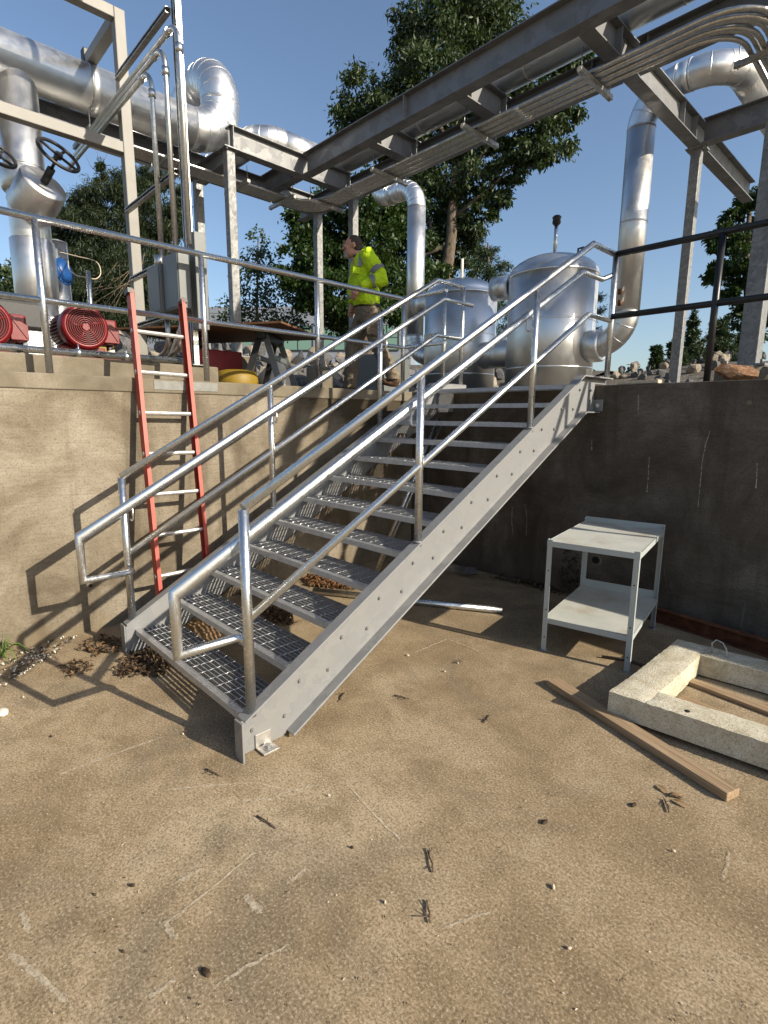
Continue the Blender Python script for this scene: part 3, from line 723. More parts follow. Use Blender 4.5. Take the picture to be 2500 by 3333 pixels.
def column(x, y, w, label, zb_=H, pier=None, d=None, ztop=None):
    t = thing('rack_column', label, 'steel column', (x, y, zb_), 'pipe rack columns'); d = d or w
    MB().box2((x-w/2, y-d/2, zb_), (x+w/2, y+d/2, ztop or Z0-.012)).build('shaft', MT['column'], t, .008)
    cp = MB().box2((x-w*.95, y-w*.95, Z0-.0125), (x+w*.95, y+w*.95, Z0-.0005)).build('cap_plate', MT['galv'], t)
    for a in (-1, 1): MB().cyl((x+a*w*.72, y-w*.6, Z0-.035), (x+a*w*.72, y-w*.6, Z0-.012), .012, 6).build('cap_bolt', MT['beam'], cp)
    bp_ = MB().box2((x-w*1.15, y-d*1.15, zb_-.0005), (x+w*1.15, y+d*1.15, zb_+.018)).build('base_plate', MT['galv'], t)
    for a in (-1, 1):
        for b in (-1, 1): MB().cyl((x+a*w*.92, y+b*d*.92, zb_+.018), (x+a*w*.92, y+b*d*.92, zb_+.055), .014, 6).build('anchor_bolt', MT['column'], bp_)
    if pier:
        pr_, ph = pier
        o = MB().lathe([(pr_*1.03, 0), (pr_, .03), (pr_, ph-.02), (pr_*.95, ph)], (x, y, zb_-ph), (0, 0, 1), 20).build('column_pier', MT['pier'], None)
        tag(o, 'round concrete pier under the '+label, 'concrete pier', 'column piers')
column(XA, 2.36, CW, 'rack column below the curved silver pipe elbow', H+.45, (.24, .55))
column(XF-.06, 2.45, CW, 'rack column partly hidden behind the electrical enclosures', H+.3, None)
column(-3.63, 4.32, CW, 'rack column left of the walking man', H+.5, (.22, .6))
column(-2.78, 4.33, CW, 'rack column directly behind the walking man', H+.2, None)
column(1.15, 6.34, CW, 'slim rack column right of the tall silver pipe', H+.05, None)
column(2.285, 4.86, .15, 'thick rack column on the concrete pier at the right edge', H+.20, (.27, .40), .20)
column(2.62, 6.2, .12, 'rack column cut by the right edge of the photograph', H+.15, None)

# ------------------------------------------------------------------ insulated pipes
def insul(label, pts, rad, r, gores=6, n=36, bands=.9, mat='jacket', cat='pipe', group='insulated pipes', name='insulated_pipe', caps=(False, False)):
    pts = [Vector(p) for p in pts]; t = thing(name, label, cat, pts[0], group)
    prev = pts[0]; rads = rad if isinstance(rad, (list, tuple)) else [rad]*(len(pts)-2)
    for i in range(1, len(pts)):
        nxt = pts[i]
        if i < len(pts)-1:
            a = (pts[i-1]-pts[i]).normalized(); b = (pts[i+1]-pts[i]).normalized(); q = rads[i-1]
            ang = math.acos(max(-1, min(1, a.dot(b)))); leg = q
            end = pts[i]+a*leg
        else: end = nxt
        if (end-prev).length > 1e-3:
            d = (end-prev).normalized(); L = (end-prev).length
            o = MB().cyl(prev, end, r, n, caps=True).build('straight_run', MT[mat], t)
            k = max(1, int(L/bands))
            for j in range(k+1):
                P = prev+d*(L*j/k) if k else prev
                MB().cyl(P-d*.009, P+d*.009, r+.0035, n, caps=True).build('band', MT['jacket2'], o)
        if i < len(pts)-1:
            st = pts[i]+b*leg
            if abs(ang-math.pi/2) < .05: path = arc(end, pts[i], st, gores*3)
            else:
                path = []
                for j in range(gores*3+1):
                    f = j/(gores*3); path.append(end*(1-f)**2+pts[i]*2*f*(1-f)+st*f*f)
            mb = MB(); mb.tube(path, r, n, caps=False); o = mb.build('elbow', MT[mat], t)
            for j in range(3, gores*3, 3):
                dd = (path[j+1]-path[j-1]).normalized()
                MB().cyl(path[j]-dd*.005, path[j]+dd*.005, r*1.0+.0022, n, caps=True).build('seam', MT[mat], o)
            prev = st
    return t
xp, zp = -3.3, 5.09
yv = W(*r1(108, 600), x=xp).y
insul('fat horizontal silver pipe at the upper left that turns up into a loop', [(xp, -6, zp), (xp, 2.55, zp), (xp, 2.55, zp+.79), (xp-1.05, 2.55, zp+.79), (xp-1.05, 2.55, zp+.1), (xp-1.05, 1.2, zp+.1)], [.40, .375, .40, .3], .235, 5, bands=1.05)
p3 = Vector((-3.02, 0, ZT+.175))
insul('silver pipe lying on the rack that turns the corner behind the long beam', [(-4.3, 2.95, p3.z), (-3.02, 2.95, p3.z), (-3.02, 4.16, p3.z), (7.5, 4.16, p3.z)], [.30, .30], .17, 6, bands=1.3)
V1 = insul('fat vertical silver pipe with a handwheel valve at the left edge', [(xp, yv, zp-.05), (xp, yv, 2.25)], [], .185, bands=.85)
o = MB().lathe([(.205, 0), (.225, .02), (.225, .20), (.205, .22)], (xp, yv, 3.86), (0, 0, 1), 32).build('valve_bonnet_jacket', MT['jacket'], V1)
o = MB().lathe([(.195, 0), (.205, .01), (.205, .62), (.195, .63)], (xp, yv, 2.78), (0, 0, 1), 32).build('lower_sleeve', MT['jacket'], V1)
k5 = lambda a, b: (a/3.687, 350+b/3.687)
capc = W(*k5(530, 900), x=-2.92); ax = Vector((.75, .27, .60)).normalized(); whc = capc+ax*.33; bc = capc-ax*.36
VB = MB().lathe([(.205, 0), (.215, .012), (.215, .345), (.205, .36), (.0, .362)], bc, ax, 36).build('valve_body_jacket', MT['jacket2'], V1)
VS = MB(); VS.cyl(capc, capc+ax*.17, .036, 12); VS.cyl(capc+ax*.17, whc, .014, 10); VS.build('yoke', MT['blackiron'], V1)
def handwheel(c, ax, r, parent, name='handwheel'):
    a, b, d = frame(ax); mb = MB(); N = 36
    ring = [Vector(c)+a*(r*math.cos(2*math.pi*i/N))+b*(r*math.sin(2*math.pi*i/N)) for i in range(N+1)]
    mb.tube(ring, .017, 10, caps=False); mb.cyl(Vector(c)-d*.03, Vector(c)+d*.02, .035, 14)
    for i in range(4):
        t_ = math.pi/4+i*math.pi/2; mb.tube([Vector(c)-d*.005, Vector(c)+(a*math.cos(t_)+b*math.sin(t_))*r], .014, 8)
    return mb.build(name, MT['blackiron'], parent)
handwheel(whc, ax, .185, V1)
hw2 = W(*k5(-30, 555), x=-2.9); V0 = thing('gate_valve', 'second valve handwheel just showing at the left edge', 'valve', hw2)
handwheel(hw2, ax, .15, V0); MB().cyl(hw2, hw2-ax*.3, .03, 10).build('stem', MT['blackiron'], V0)
# smaller vertical pipe and blue valve beside it
V1b = insul('dull silver vertical pipe behind the red motor', [(-3.75, .62, 3.55), (-3.75, .62, 2.2)], [], .14, bands=.6, mat='jacket2')
bl = W(*r2(405, 555), x=-3.4); BV = thing('blue_valve', 'round blue valve actuator left of the dark conifer', 'valve', bl)
MB().lathe([(.05, -.14), (.06, -.05), (.115, -.03), (.12, .02), (.09, .05), (.05, .06)], bl, (.75, .6, .1), 24).build('actuator_body', MT['blue'], BV)
MB().lathe([(.135, -.005), (.145, .003), (.135, .012)], bl, (.75, .6, .1), 28).build('actuator_rim', MT['blue'], BV)
MB().cyl(bl+Vector((-.25, -.2, -.03)), bl, .035, 10).build('stem', MT['blue'], BV)
pb = W(*r2(570, 780), x=-2.6); tag(MB().cyl((pb.x, pb.y, 2.035), W(*r2(560, 550), x=-2.6), .024, 12).build('stub_pipe', MT['rail'], None), 'thin upright galvanised stub pipe behind the red motor', 'pipe')
gw = thing('instrument_tube', 'thin pale instrument tubing looping from the blue valve', 'tubing', bl)
MB().tube(smooth_path([bl+Vector((.02, .05, .12)), W(*r2(440, 540), x=-2.9), W(*r2(490, 580), x=-2.7), W(*r2(545, 590), x=-2.6), W(*r2(610, 600), x=-2.6), W(*r2(640, 560), x=-2.65), W(*r2(610, 490), x=-2.8), W(*r2(500, 460), x=-3.0), W(*r2(380, 430), x=-3.2)]), .005, 6).build('tube', MT['palewood'], gw)
pump = thing('pump', 'pale insulated pump casing behind the red motor', 'pump', (-3.3, yv+.1, 2.035))
MB().box2((-3.6, yv-.25, 2.035), (-2.95, yv+.42, 2.62)).build('casing', MT['jacket2'], pump, .05)
MB().box2((-3.55, yv-.6, 2.45), (-2.9, yv-.02, 2.72)).build('flange_box', MT['blackiron'], pump, .03)
MB().lathe([(.19, 0), (.19, .10), (.16, .12)], (-2.7, yv+.33, 2.36), (1, 0, 0), 24).build('coupling_guard', MT['yellow'], pump)
# ------------------------------------------------------------------ pump motors
def motor(label):
    t = thing('pump_motor', label, 'electric motor', (0, 0, 0), 'red pump motors', world=False)
    # local frame: axis +x with the fan end at x=0, z=0 at shaft height
    mb = MB(); mb.lathe([(.10, -.62), (.145, -.60), (.145, -.14)], (0, 0, 0), (1, 0, 0), 32)
    body = mb.build('body', MT['red'], t)
    mb = MB()
    for i in range(34):
        a = 2*math.pi*i/34; c, s = math.cos(a), math.sin(a)
        M = Matrix.Rotation(a, 4, 'X'); mb.box(Vector((-.36, c*.158, s*.158)), (.42, .030, .0055), M=M)
    mb.build('cooling_fins', MT['red'], body)['kind'] = 'stuff'
    mb = MB(); mb.lathe([(.17, -.17), (.185, -.16), (.188, -.05), (.182, -.02), (.165, -.003), (.150, .0), (.150, -.012), (0, -.013)], (0, 0, 0), (1, 0, 0), 40)
    cowl = mb.build('fan_cowl', MT['red'], t)
    MB().cyl((-.0125, 0, 0), (-.0105, 0, 0), .149, 40).build('fan_opening', MT['dark'], cowl)
    mb = MB()
    for i, r in enumerate(np.linspace(.028, .142, 8)):
        N = 40; pts = [(-.004, r*math.cos(2*math.pi*j/N), r*math.sin(2*math.pi*j/N)) for j in range(N+1)]
        mb.tube(pts, .0045, 6, caps=False)
    for j in range(5):
        a = .3+2*math.pi*j/5; mb.tube([(-.003, .02*math.cos(a), .02*math.sin(a)), (-.003, .075*math.cos(a+.25), .075*math.sin(a+.25)), (-.003, .15*math.cos(a), .15*math.sin(a))], .0045, 6)
    mb.cyl((-.008, 0, 0), (.0, 0, 0), .026, 20); mb.build('fan_grille', MT['red'], cowl)
    mb = MB(); mb.box((-.30, .245, .0), (.24, .13, .22)); o = mb.build('terminal_box', MT['red'], t, .02)
    mb = MB(); mb.prism([(-.168, .182, .105), (-.168, .312, .02), (-.168, .312, -.10), (-.168, .182, -.10)], (.018, 0, 0)); mb.build('box_cover', MT['red'], o, .005, fixn=True)
    MB().bar((-.146, .19, .09), (-.146, .30, -.08), .012, .010, up=(1, 0, 0)).build('cover_rib', MT['red'], o)
    MB().cyl((-.28, .26, -.155), (-.28, .26, -.108), .028, 12).build('conduit_hub', MT['rail'], o)
    for x in (-.50, -.20):
        for s in (-1, 1): MB().box((x, s*.12, -.185), (.09, .13, .07)).build('foot', MT['red'], t, .008)
    MB().box((-.36, 0, -.232), (.7, .46, .028)).build('base_plate', MT['red'], t, .004)
    MB().tube([(-.44, 0, .15), (-.44, -.03, .19), (-.44, 0, .22), (-.44, .03, .19), (-.44, 0, .15)], .008, 8).build('lifting_eye', MT['red'], t)
    return t
m0 = W(*r2(548, 905), x=-1.55)
M1 = motor('whole red electric pump motor with round fan grille'); M1.location = (-1.55, m0.y, m0.z)
M2 = copy_tree(M1); M2['label'] = 'second red pump motor cut off by the left edge of the photograph'; m2 = W(*r2(-95, 880), x=-1.55); M2.location = (-1.55, m2.y, m2.z+.01)
for i, mm in enumerate((M1, M2)):
    b = mm.location
    o = MB().box2((b.x-.95, b.y-.3, 2.0355), (b.x+.06, b.y+.3, b.z-.247)).build('motor_skid', MT['red'], None, .01)
    tag(o, ('red steel skid under the whole pump motor', 'red steel skid under the motor at the left edge')[i], 'skid', 'motor skids')
    f = thing('flexible_conduit', ('black flexible conduit curving right from the whole red motor', 'black flexible conduit from the motor at the left edge')[i], 'conduit', b, 'motor conduits')
    MB().tube(route([b+Vector((-.28, .26, -.155)), b+Vector((-.28, .29, -.215)), b+Vector((-.20, .42, -.255)), b+Vector((-.10, .75, -.29))], .03, 4), .030, 12).build('hose', MT['blackiron'], f)
    MB().cyl(b+Vector((-.28, .268, -.15)), b+Vector((-.28, .28, -.19)), .036, 12).build('gland', MT['whitebit'], f)
# floor conduit along the pad
cz = W(*r2(500, 1072), x=-1.06); cp = thing('pad_conduit', 'silver conduit running along the edge of the equipment pad', 'conduit', (-1.06, 0, 2.06))
MB().cyl((-1.06, -5, cz.z), (-1.06, .98, cz.z), .027, 14).build('pipe', MT['rail'], cp)
for y in (cz.y, cz.y+.35, cz.y-.8):
    MB().cyl((-1.06, y-.02, cz.z), (-1.06, y+.02, cz.z), .034, 14).build('clamp', MT['rail'], cp); MB().cyl((-1.06, y, 2.03), (-1.06, y, cz.z+.07), .006, 6).build('clamp_bolt', MT['rail'], cp)

# ------------------------------------------------------------------ tan tube frame
YF_ = 1.0
tp = W(*r2(845, 300), y=YF_+.02); ttop = W(*r1(720, 55), x=tp.x)
TF = thing('tube_frame', 'tan square tube pipe support frame standing on the pad', 'support frame', (tp.x, tp.y, 2.035))
TX, TY, TZ = tp.x, tp.y, ttop.z
MB().box2((TX-.05, TY-.05, 2.035), (TX+.05, TY+.05, TZ)).build('post', MT['tan'], TF, .006)
zc = W(*r1(745, 935), x=TX).z
MB().box2((TX-.05, -6, TZ-.10), (TX+.05, TY-.0505, TZ)).build('top_beam', MT['tan'], TF, .006)
MB().box2((TX-.05, -6, zc-.05), (TX+.05, TY-.0505, zc+.05)).build('middle_beam', MT['tan'], TF, .006)
MB().box2((TX-2.2, TY-.05, TZ-.101), (TX-.0505, TY+.05, TZ-.001)).build('rear_beam', MT['tan'], TF, .006)
hg = thing('spring_hanger', 'black spring hanger on the fat horizontal pipe', 'pipe hanger', (xp, TY, zp))
MB().box2((xp-.05, TY-.06, zp+.22), (xp+.05, TY+.06, zp+.38)).build('spring_can', MT['blackiron'], hg, .01)
MB().cyl((xp, TY, zp+.38), (xp, TY, TZ-.1), .010, 8).build('rod', MT['rail'], hg)
MB().cyl((xp, TY, zp+.19), (xp, TY, zp+.24), .02, 8).build('clevis', MT['yellow'], hg)
MB().cyl((xp, TY-.05, zp), (xp, TY+.05, zp), .2385, 36).build('saddle', MT['jacket2'], hg)
# ------------------------------------------------------------------ strut stand with electrical enclosures
SX = W(*r2(1215, 700), y=YF_).x
ES = thing('strut_stand', 'tall slotted strut stand carrying the grey electrical enclosures', 'strut stand', (SX, YF_, 2.035))
def strut(mb, A, B, w=.041, up=(0, 0, 1)):
    A = Vector(A); B = Vector(B)
    mb.bar(A, B, w, .003, up, tz=-w/2); mb.bar(A, B, .003, w, up, tx=-w/2); mb.bar(A, B, .003, w, up, tx=w/2)
    mb.bar(A, B, .010, .003, up, tx=-w/2+.005, tz=w/2); mb.bar(A, B, .010, .003, up, tx=w/2-.005, tz=w/2); return mb
for dx, nme in ((-.022, 'post'), (.024, 'post')):
    strut(MB(), (SX+dx, YF_, 2.035), (SX+dx, YF_, 6.4), up=(0, -1, 0)).build(nme, MT['conduit'], ES)
MB().box2((SX-.09, YF_-.06, 2.0355), (SX+.09, YF_+.06, 2.043)).build('base_plate', MT['galv'], ES)
arms = []
for (a, b) in ((1150, 1075), (1140, 455+1171), (1150, 815+1171)):
    q = W(*(r1(a, b) if b < 1300 else r2(a, b-1171)), y=YF_-.04); arms.append(q.z)
arms += [W(*r1(1100, 25), y=YF_-.04).z]
for i, z in enumerate(arms):
    strut(MB(), (SX-.045, YF_-.045, z), (TX+.05, YF_-.045, z), up=(0, -1, 0)).build('cross_arm', MT['strut'], ES)
    mb = MB()
    x = SX-.1
    while x > TX+.1: mb.box((x, YF_-.0672, z), (.028, .0015, .012)); x -= .05
    mb.build('slots', MT['dark'], ES)['kind'] = 'stuff'
MB().bar((SX-.05, YF_-.02, 2.50), (SX-.55, YF_-.02, 2.06), .041, .041).build('brace', MT['rail'], ES)
e0, e1, e2 = W(*r2(985, 700), y=.86).x, W(*r2(1065, 700), y=.86).x, W(*r2(1165, 700), y=.86).x
zt_, zb_e = W(*r2(1030, 520), y=.86).z, W(*r2(1030, 830), y=.86).z
for i, (a, b) in enumerate(((e0, e1), (e1+.006, e2))):
    E_ = thing('electrical_enclosure', ('left', 'right')[i]+'-hand grey electrical enclosure on the strut stand', 'electrical box', ((a+b)/2, .9, zb_e), 'grey enclosures')
    MB().box2((a, .80 + .03*i, zb_e), (b, .925, zt_+.05*i)).build('case', MT['greybox'], E_, .006)
    MB().box2((a+.012, .794+.03*i, zb_e+.015), (b-.012, .7995+.03*i, zt_-.015+.05*i)).build('door', MT['greybox'], E_, .004)
    MB().cyl(((a+b)/2, .86, zt_+.05*i), ((a+b)/2, .86, zt_+.10), .04, 12).build('conduit_hub', MT['conduit'], E_)
jb = W(*r2(1255, 600), y=1.02); JB = tag(MB().box2((jb.x-.05, .98, jb.z-.42), (jb.x+.06, 1.08, jb.z+.36)).build('wireway', MT['greybox'], None, .005), 'narrow grey wireway box beside the strut posts', 'electrical box')
for i, (uv, ue, lab) in enumerate(((r1(978, 800), r1(922, 475), 'left-hand'), (r1(1072, 800), r1(1012, 320), 'middle'), (r1(1165, 800), r1(1105, 155), 'right-hand'))):
    b = W(*uv, y=.90); tpz = W(*ue, y=.90).z; x = b.x
    c = thing('riser_conduit', lab+' upright conduit rising from the enclosures and bending back over the pipe', 'conduit', (x, .9, zt_), 'riser conduits')
    pts = route([(x, .90, zt_+.08), (x, .90, tpz), (x-2.6, .90, tpz)], .16, 8)
    MB().tube(pts, .022, 12).build('pipe', MT['conduit'], c)
    for P, d in (((x, .90, tpz-.19), (0, 0, 1)), ((x-.2, .90, tpz), (1, 0, 0))):
        MB().cyl(Vector(P)-Vector(d)*.03, Vector(P)+Vector(d)*.03, .029, 12).build('coupling', MT['rail'], c)
    if i < 2:
        MB().tube(route([(x+.03, .90, zb_e), (x+.03, .90, 2.20), (x-.3, .90, 2.12)], .12, 6), .022, 12).build('lower_bend', MT['conduit'], c)

# ------------------------------------------------------------------ hung conduits and their trapezes
for i in range(6):
    o_ = i*.047; c = thing('hung_conduit', ('outermost', 'second', 'third', 'fourth', 'fifth', 'innermost')[i]+' conduit of the flat bundle hung below the rack', 'conduit', (-1, 3.9, 4.63), 'bundled conduits')
    y = 4.12-o_; x = -3.45+o_; xr = 1.74+.05*i
    pts = route([(x, -6, 4.63), (x, y, 4.63), (xr+.35, y, 4.63+.02*(i % 2)), (xr+.35, y+3.2, 4.60)], .33+.04*(5-i)*0+.02*i, 8)
    MB().tube(pts, .0205, 10).build('pipe', MT['conduit'], c)
    for P in ((-2.4+.03*(i % 3), y, 4.63), (.25, y, 4.63+.003)):
        MB().cyl((P[0]-.045, P[1], P[2]), (P[0]+.045, P[1], P[2]), .0245, 10).build('coupling', MT['rail'], c)
def trapeze(c, d, label):
    c = Vector(c); d = Vector(d).normalized(); t = thing('trapeze_hanger', label, 'strut hanger', c, 'trapeze hangers')
    strut(MB(), c-d*.30, c+d*.32).build('strut_bar', MT['strut'], t)
    for s in (-.27, .29): MB().cyl(c+d*s+Vector((0, 0, -.04)), Vector((c.x+d.x*s, c.y+d.y*s, Z0+.02)), .0055, 6).build('rod', MT['strut'], t)
    MB().cyl(c+d*.321, c+d*.328, .023, 8).build('end_cap', MT['whitebit'], t)
for x, lab in ((-2.96, 'trapeze hanger at the rack corner'), (-1.65, 'trapeze hanger between the corner and the first cross beam'), (-.25, 'trapeze hanger in front of the tall tree'), (1.03, 'trapeze hanger beside the long cross beam')):
    trapeze((x, 3.99, 4.585), (0, -1, 0), lab)
for y, lab in ((.9, 'trapeze hanger left of the tan tube frame'), (1.75, 'trapeze hanger behind the riser conduits'), (2.75, 'trapeze hanger just right of the column under the elbow'), (3.45, 'trapeze hanger left of the rack corner')):
    trapeze((-3.32, y, 4.585), (1, 0, 0), lab)
trapeze((2.28, 4.55, 4.57), (1, 0, 0), 'trapeze hanger at the upper right corner')

# ------------------------------------------------------------------ tanks and their pipes
def tank(label, x, y, r, zc_, zapex, vent):
    t = thing('insulated_tank', label, 'tank', (x, y, H), 'insulated tanks')
    h = zapex-zc_; prof = [(r*math.cos(a), zc_+h*math.sin(a)) for a in np.linspace(0, math.pi/2*.985, 9)]
    MB().lathe([(r, H-.03), (r, zc_-H+H)], (x, y, 0), (0, 0, 1), 56).build('shell', MT['jacket'], t)
    MB().lathe([(r+.001, zc_-.022), (r+.0075, zc_-.020), (r+.0075, zc_-.002)]+[(q[0]+.004, q[1]) for q in prof]+[(0.0, zapex)], (x, y, 0), (0, 0, 1), 56).build('domed_head', MT['jacket'], t)
    for z in (zc_-.6, zc_-1.2): MB().lathe([(r, z-.01), (r+.003, z-.004), (r+.003, z+.004), (r, z+.01)], (x, y, 0), (0, 0, 1), 56).build('band', MT['jacket'], t)
    if vent:
        MB().cyl((x, y, zapex-.02), (x, y, zapex+.40), .024, 12).build('vent_pipe', MT['rail'], t)
        MB().lathe([(.03, 0), (.055, .03), (.05, .08), (.06, .10), (.04, .12)], (x, y, zapex+.37), (0, 0, 1), 14).build('vent_cap', MT['blackiron'], t)
        MB().tube([(x+.33, y, zapex-.07), (x+.33, y, zapex+.02), (x+.39, y, zapex+.02), (x+.39, y, zapex-.1)], .012, 8).build('lifting_lug', MT['blackiron'], t)
    else:
        MB().cyl((x, y, zapex-.02), (x, y, zapex+.30), .022, 12).build('vent_pipe', MT['whitebit'], t)
    return t
YTK = 5.7
tr = W(*r6(298, 505), y=YTK-.575); tr.x = W(*r6(298, 540), y=YTK).x
TR = tank('larger insulated tank with a black vent cap at the stair head', tr.x, YTK, .575, tr.z, tr.z+.27, True)
tl = W(1300+745/3.687, 850+300/3.687, y=YTK+.1-.56); tl.x = W(1300+745/3.687, 850+330/3.687, y=YTK+.1).x
TL = tank('smaller insulated tank left of the larger one behind the handrail', tl.x, YTK+.1, .56, tl.z, tl.z+.26, False)
MB().box2((tl.x-.25, YTK-.47, 2.72), (tl.x-.13, YTK-.43, 2.86)).build('name_plate', MT['whitebit'], TL)
# nozzles
nz = W(*r6(20, 660), y=YTK-.1); MB().lathe([(.165, 0), (.165, .27)], (tr.x-.55, YTK-.15, nz.z), (-1, -.15, 0), 28).build('upper_nozzle', MT['jacket'], TR)
nz2 = W(1300+270/3.687, 850+525/3.687, y=YTK); MB().lathe([(.17, 0), (.17, .34)], (tl.x-.50, YTK+.0, nz2.z), (-1, -.1, 0), 28).build('upper_nozzle', MT['jacket'], TL)
zl = W(1300+1150/3.687, 850+1120/3.687, y=YTK).z
insul('short silver pipe joining the two insulated tanks', [(tl.x+.45, YTK+.05, zl), (tr.x-.5, YTK+.02, zl)], [], .20, bands=.3)
v2 = W(*r6(800, 300), y=YTK); zn = W(*r6(540, 1030), y=YTK).z
insul('tall slim silver pipe rising from the larger tank and arching right over the rack', [(tr.x+.5, YTK, zn), (v2.x, YTK, zn), (v2.x, YTK, 5.25), (1.64, YTK, 5.25), (1.64, 9.5, 5.25)], [.36, .36, .40], .152, 4, bands=1.0)
MB().lathe([(.20, 0), (.20, .20), (.175, .22)], (tr.x+.53, YTK, zn), (1, 0, 0), 32).build('outlet_jacket', MT['jacket'], TR)
v3 = W(*r4(1275, 500), y=YTK+.1); z4 = W(*r3(1040, 1235), y=YTK+.1).z; zb3 = W(*r4(1300, 1100), y=YTK+.1).z
insul('slim silver pipe dropping from the rack to the smaller tank right of the man', [(v3.x-.95, YTK+.1, z4+.42), (v3.x-.95, YTK+.1, z4), (v3.x, YTK+.1, z4), (v3.x, YTK+.1, zb3), (tl.x-.3, YTK+.1, zb3)], [.34, .34, .36], .15, 7, bands=1.2)
# two taps on the tall pipe
for zz in (690, 760):
    q = W(*r6(722, zz), y=YTK-.15); tp_ = thing('gauge_tap', ('upper', 'lower')[zz == 760]+' brass gauge tap on the tall silver pipe', 'tap', q, 'gauge taps')
    MB().cyl(q, q+Vector((.02, -.07, 0)), .02, 10).build('stem', MT['strut'], tp_); MB().cyl(q+Vector((.02, -.07, -.03)), q+Vector((.02, -.07, .03)), .024, 10).build('cap', MT['rust'], tp_)

# ------------------------------------------------------------------ bench of plywood on sawhorses, things under it
c6 = lambda a, b: (600+a/3.318, 900+b/3.318)
PX = -2.05
def sawhorse(x, y, rz, label):
    t = thing('sawhorse', label, 'sawhorse', (x, y, H), 'black sawhorses', world=False); t.rotation_euler = (0, 0, rz); h = .60
    MB().box((0, 0, h-.045), (.09, .80, .09)).build('top_bar', MT['blackiron'], t, .01)
    for sx in (-1, 1):
        for sy in (-1, 1):
            a = Vector((sx*.03, sy*.30, h-.05)); b = Vector((sx*.20, sy*.37, 0.0)); MB().bar(a, b, .06, .035, up=(0, 1, 0)).build('leg', MT['blackiron'] if sx < 0 else MT['greybox'], t)
        MB().bar((sx*.085, -.33, h-.26), (sx*.085, .33, h-.26), .02, .05).build('leg_brace', MT['greybox'], t)
    return t
sh = W(*c6(960, 1000), x=-1.55)
sawhorse(-1.62, sh.y+.02, .75, 'black and grey sawhorse under the right end of the plywood sheet')
sawhorse(-2.35, sh.y-.55, .75, 'black sawhorse in shadow under the left end of the plywood sheet')
pl = thing('plywood_sheet', 'weathered plywood sheet laid across the sawhorses', 'plywood sheet', (-2, sh.y, H+.6))
MB().box((-2.02, sh.y-.30, H+.613), (1.9, 1.18, .018), .75-.2).build('board', MT['ply'], pl)
rb = W(*c6(400, 1020), x=-1.9); tag(MB().box2((rb.x-.3, rb.y-.25, H), (rb.x, rb.y+.26, H+.42)).build('red_crate', simple('dull_red_board', (.22, .02, .03), .6), None, .01), 'dull red box standing under the plywood sheet', 'box')
yb = W(*c6(560, 1100), x=-1.55); tag(MB().lathe([(.22, 0), (.23, .02), (.225, .12), (.20, .17), (.12, .19), (0, .195)], (yb.x, yb.y, H), (0, 0, 1), 24).build('yellow_bin', MT['yellow'], None), 'yellow drum lying under the plywood sheet', 'drum')
sk = W(*c6(940, 1000), x=-2.5); tag(MB().lathe([(.24, 0), (.22, .12), (.14, .30), (.05, .40), (0, .41)], (sk.x, sk.y, H+.05), (0.25, .2, .9), 14).build('white_sack', MT['whitebit'], None), 'pale grey sack slumped behind the sawhorse', 'sack')
cb = W(*r4(1040, 1150), x=-1.95)
CBT = thing('sheet_metal_cabinet', 'light grey sheet metal cabinet behind the legs of the man', 'cabinet', (cb.x, cb.y, H))
MB().box((cb.x-.05, cb.y+.12, H+.28), (.5, .62, .56), .2).build('case', MT['greybox'], CBT, .006)
MB().box((cb.x+.02, cb.y+.0, H+.03), (.52, .9, .05), .2).build('skid_angle', MT['strut'], CBT, .004)

# ------------------------------------------------------------------ riprap
RG = 'riprap stones on the bank'
cnt = 0
def scatter_rocks(n, fx, smin, smax, lab):
    global cnt
    for i in range(n):
        x, y = fx(); s = 1.35*(smin+(smax-smin)*rnd.random()**1.6)
        ri = rnd.randrange(len(ROCKS)); me = ROCKS[ri]
        z = bank(x, y)+s*.12
        o = rock((x, y, z), (s*rnd.uniform(.8, 1.25), s*rnd.uniform(.7, 1.1), s*rnd.uniform(.55, .85)), rnd.uniform(0, 6.28), me, ('tan ' if ri in (3, 8) else 'grey ')+lab, RG); cnt += 1
scatter_rocks(150, lambda: (rnd.uniform(-5.9, -3.75), rnd.uniform(1.3, 7.6)), .12, .27, 'angular stone in the bank of riprap left of the tanks')
scatter_rocks(45, lambda: (rnd.uniform(-3.5, -1.3), rnd.uniform(6.4, 9.0)), .13, .28, 'angular stone in the bank of riprap left of the tanks')
scatter_rocks(90, lambda: (rnd.uniform(-.8, 3.3), rnd.uniform(6.8, 9.2)), .055, .13, 'angular stone in the bank of riprap right of the tanks')
scatter_rocks(14, lambda: (rnd.uniform(-3.0, -1.35), rnd.uniform(3.3, 5.2)), .06, .14, 'small stone scattered on the ground behind the man')
for i, u in enumerate((r6(880, 1225), r6(960, 1215), r6(1020, 1225), r6(790, 1225))):
    q = W(*u, y=3.62+.1*i); rock((q.x, q.y, H+.02), (.07, .055, .045), i*1.3, ROCKS[(i*3) % 10], 'pale fist-sized stone on top of the shaded wall', 'stones on the wall top')
q = W(*r6(1440, 1190), y=4.15); rock((q.x, q.y, H+.10), (.20, .13, .105), .5, rock_mesh('rock', 77, 'rock3', 3), 'big orange-veined boulder in front of the thick column')
q = W(*r6(1640, 1200), y=4.0); rock((q.x+.03, q.y, H+.06), (.16, .12, .11), 2.2, rock_mesh('rock', 78, 'rock2', 3), 'pale boulder right of the orange-veined one')

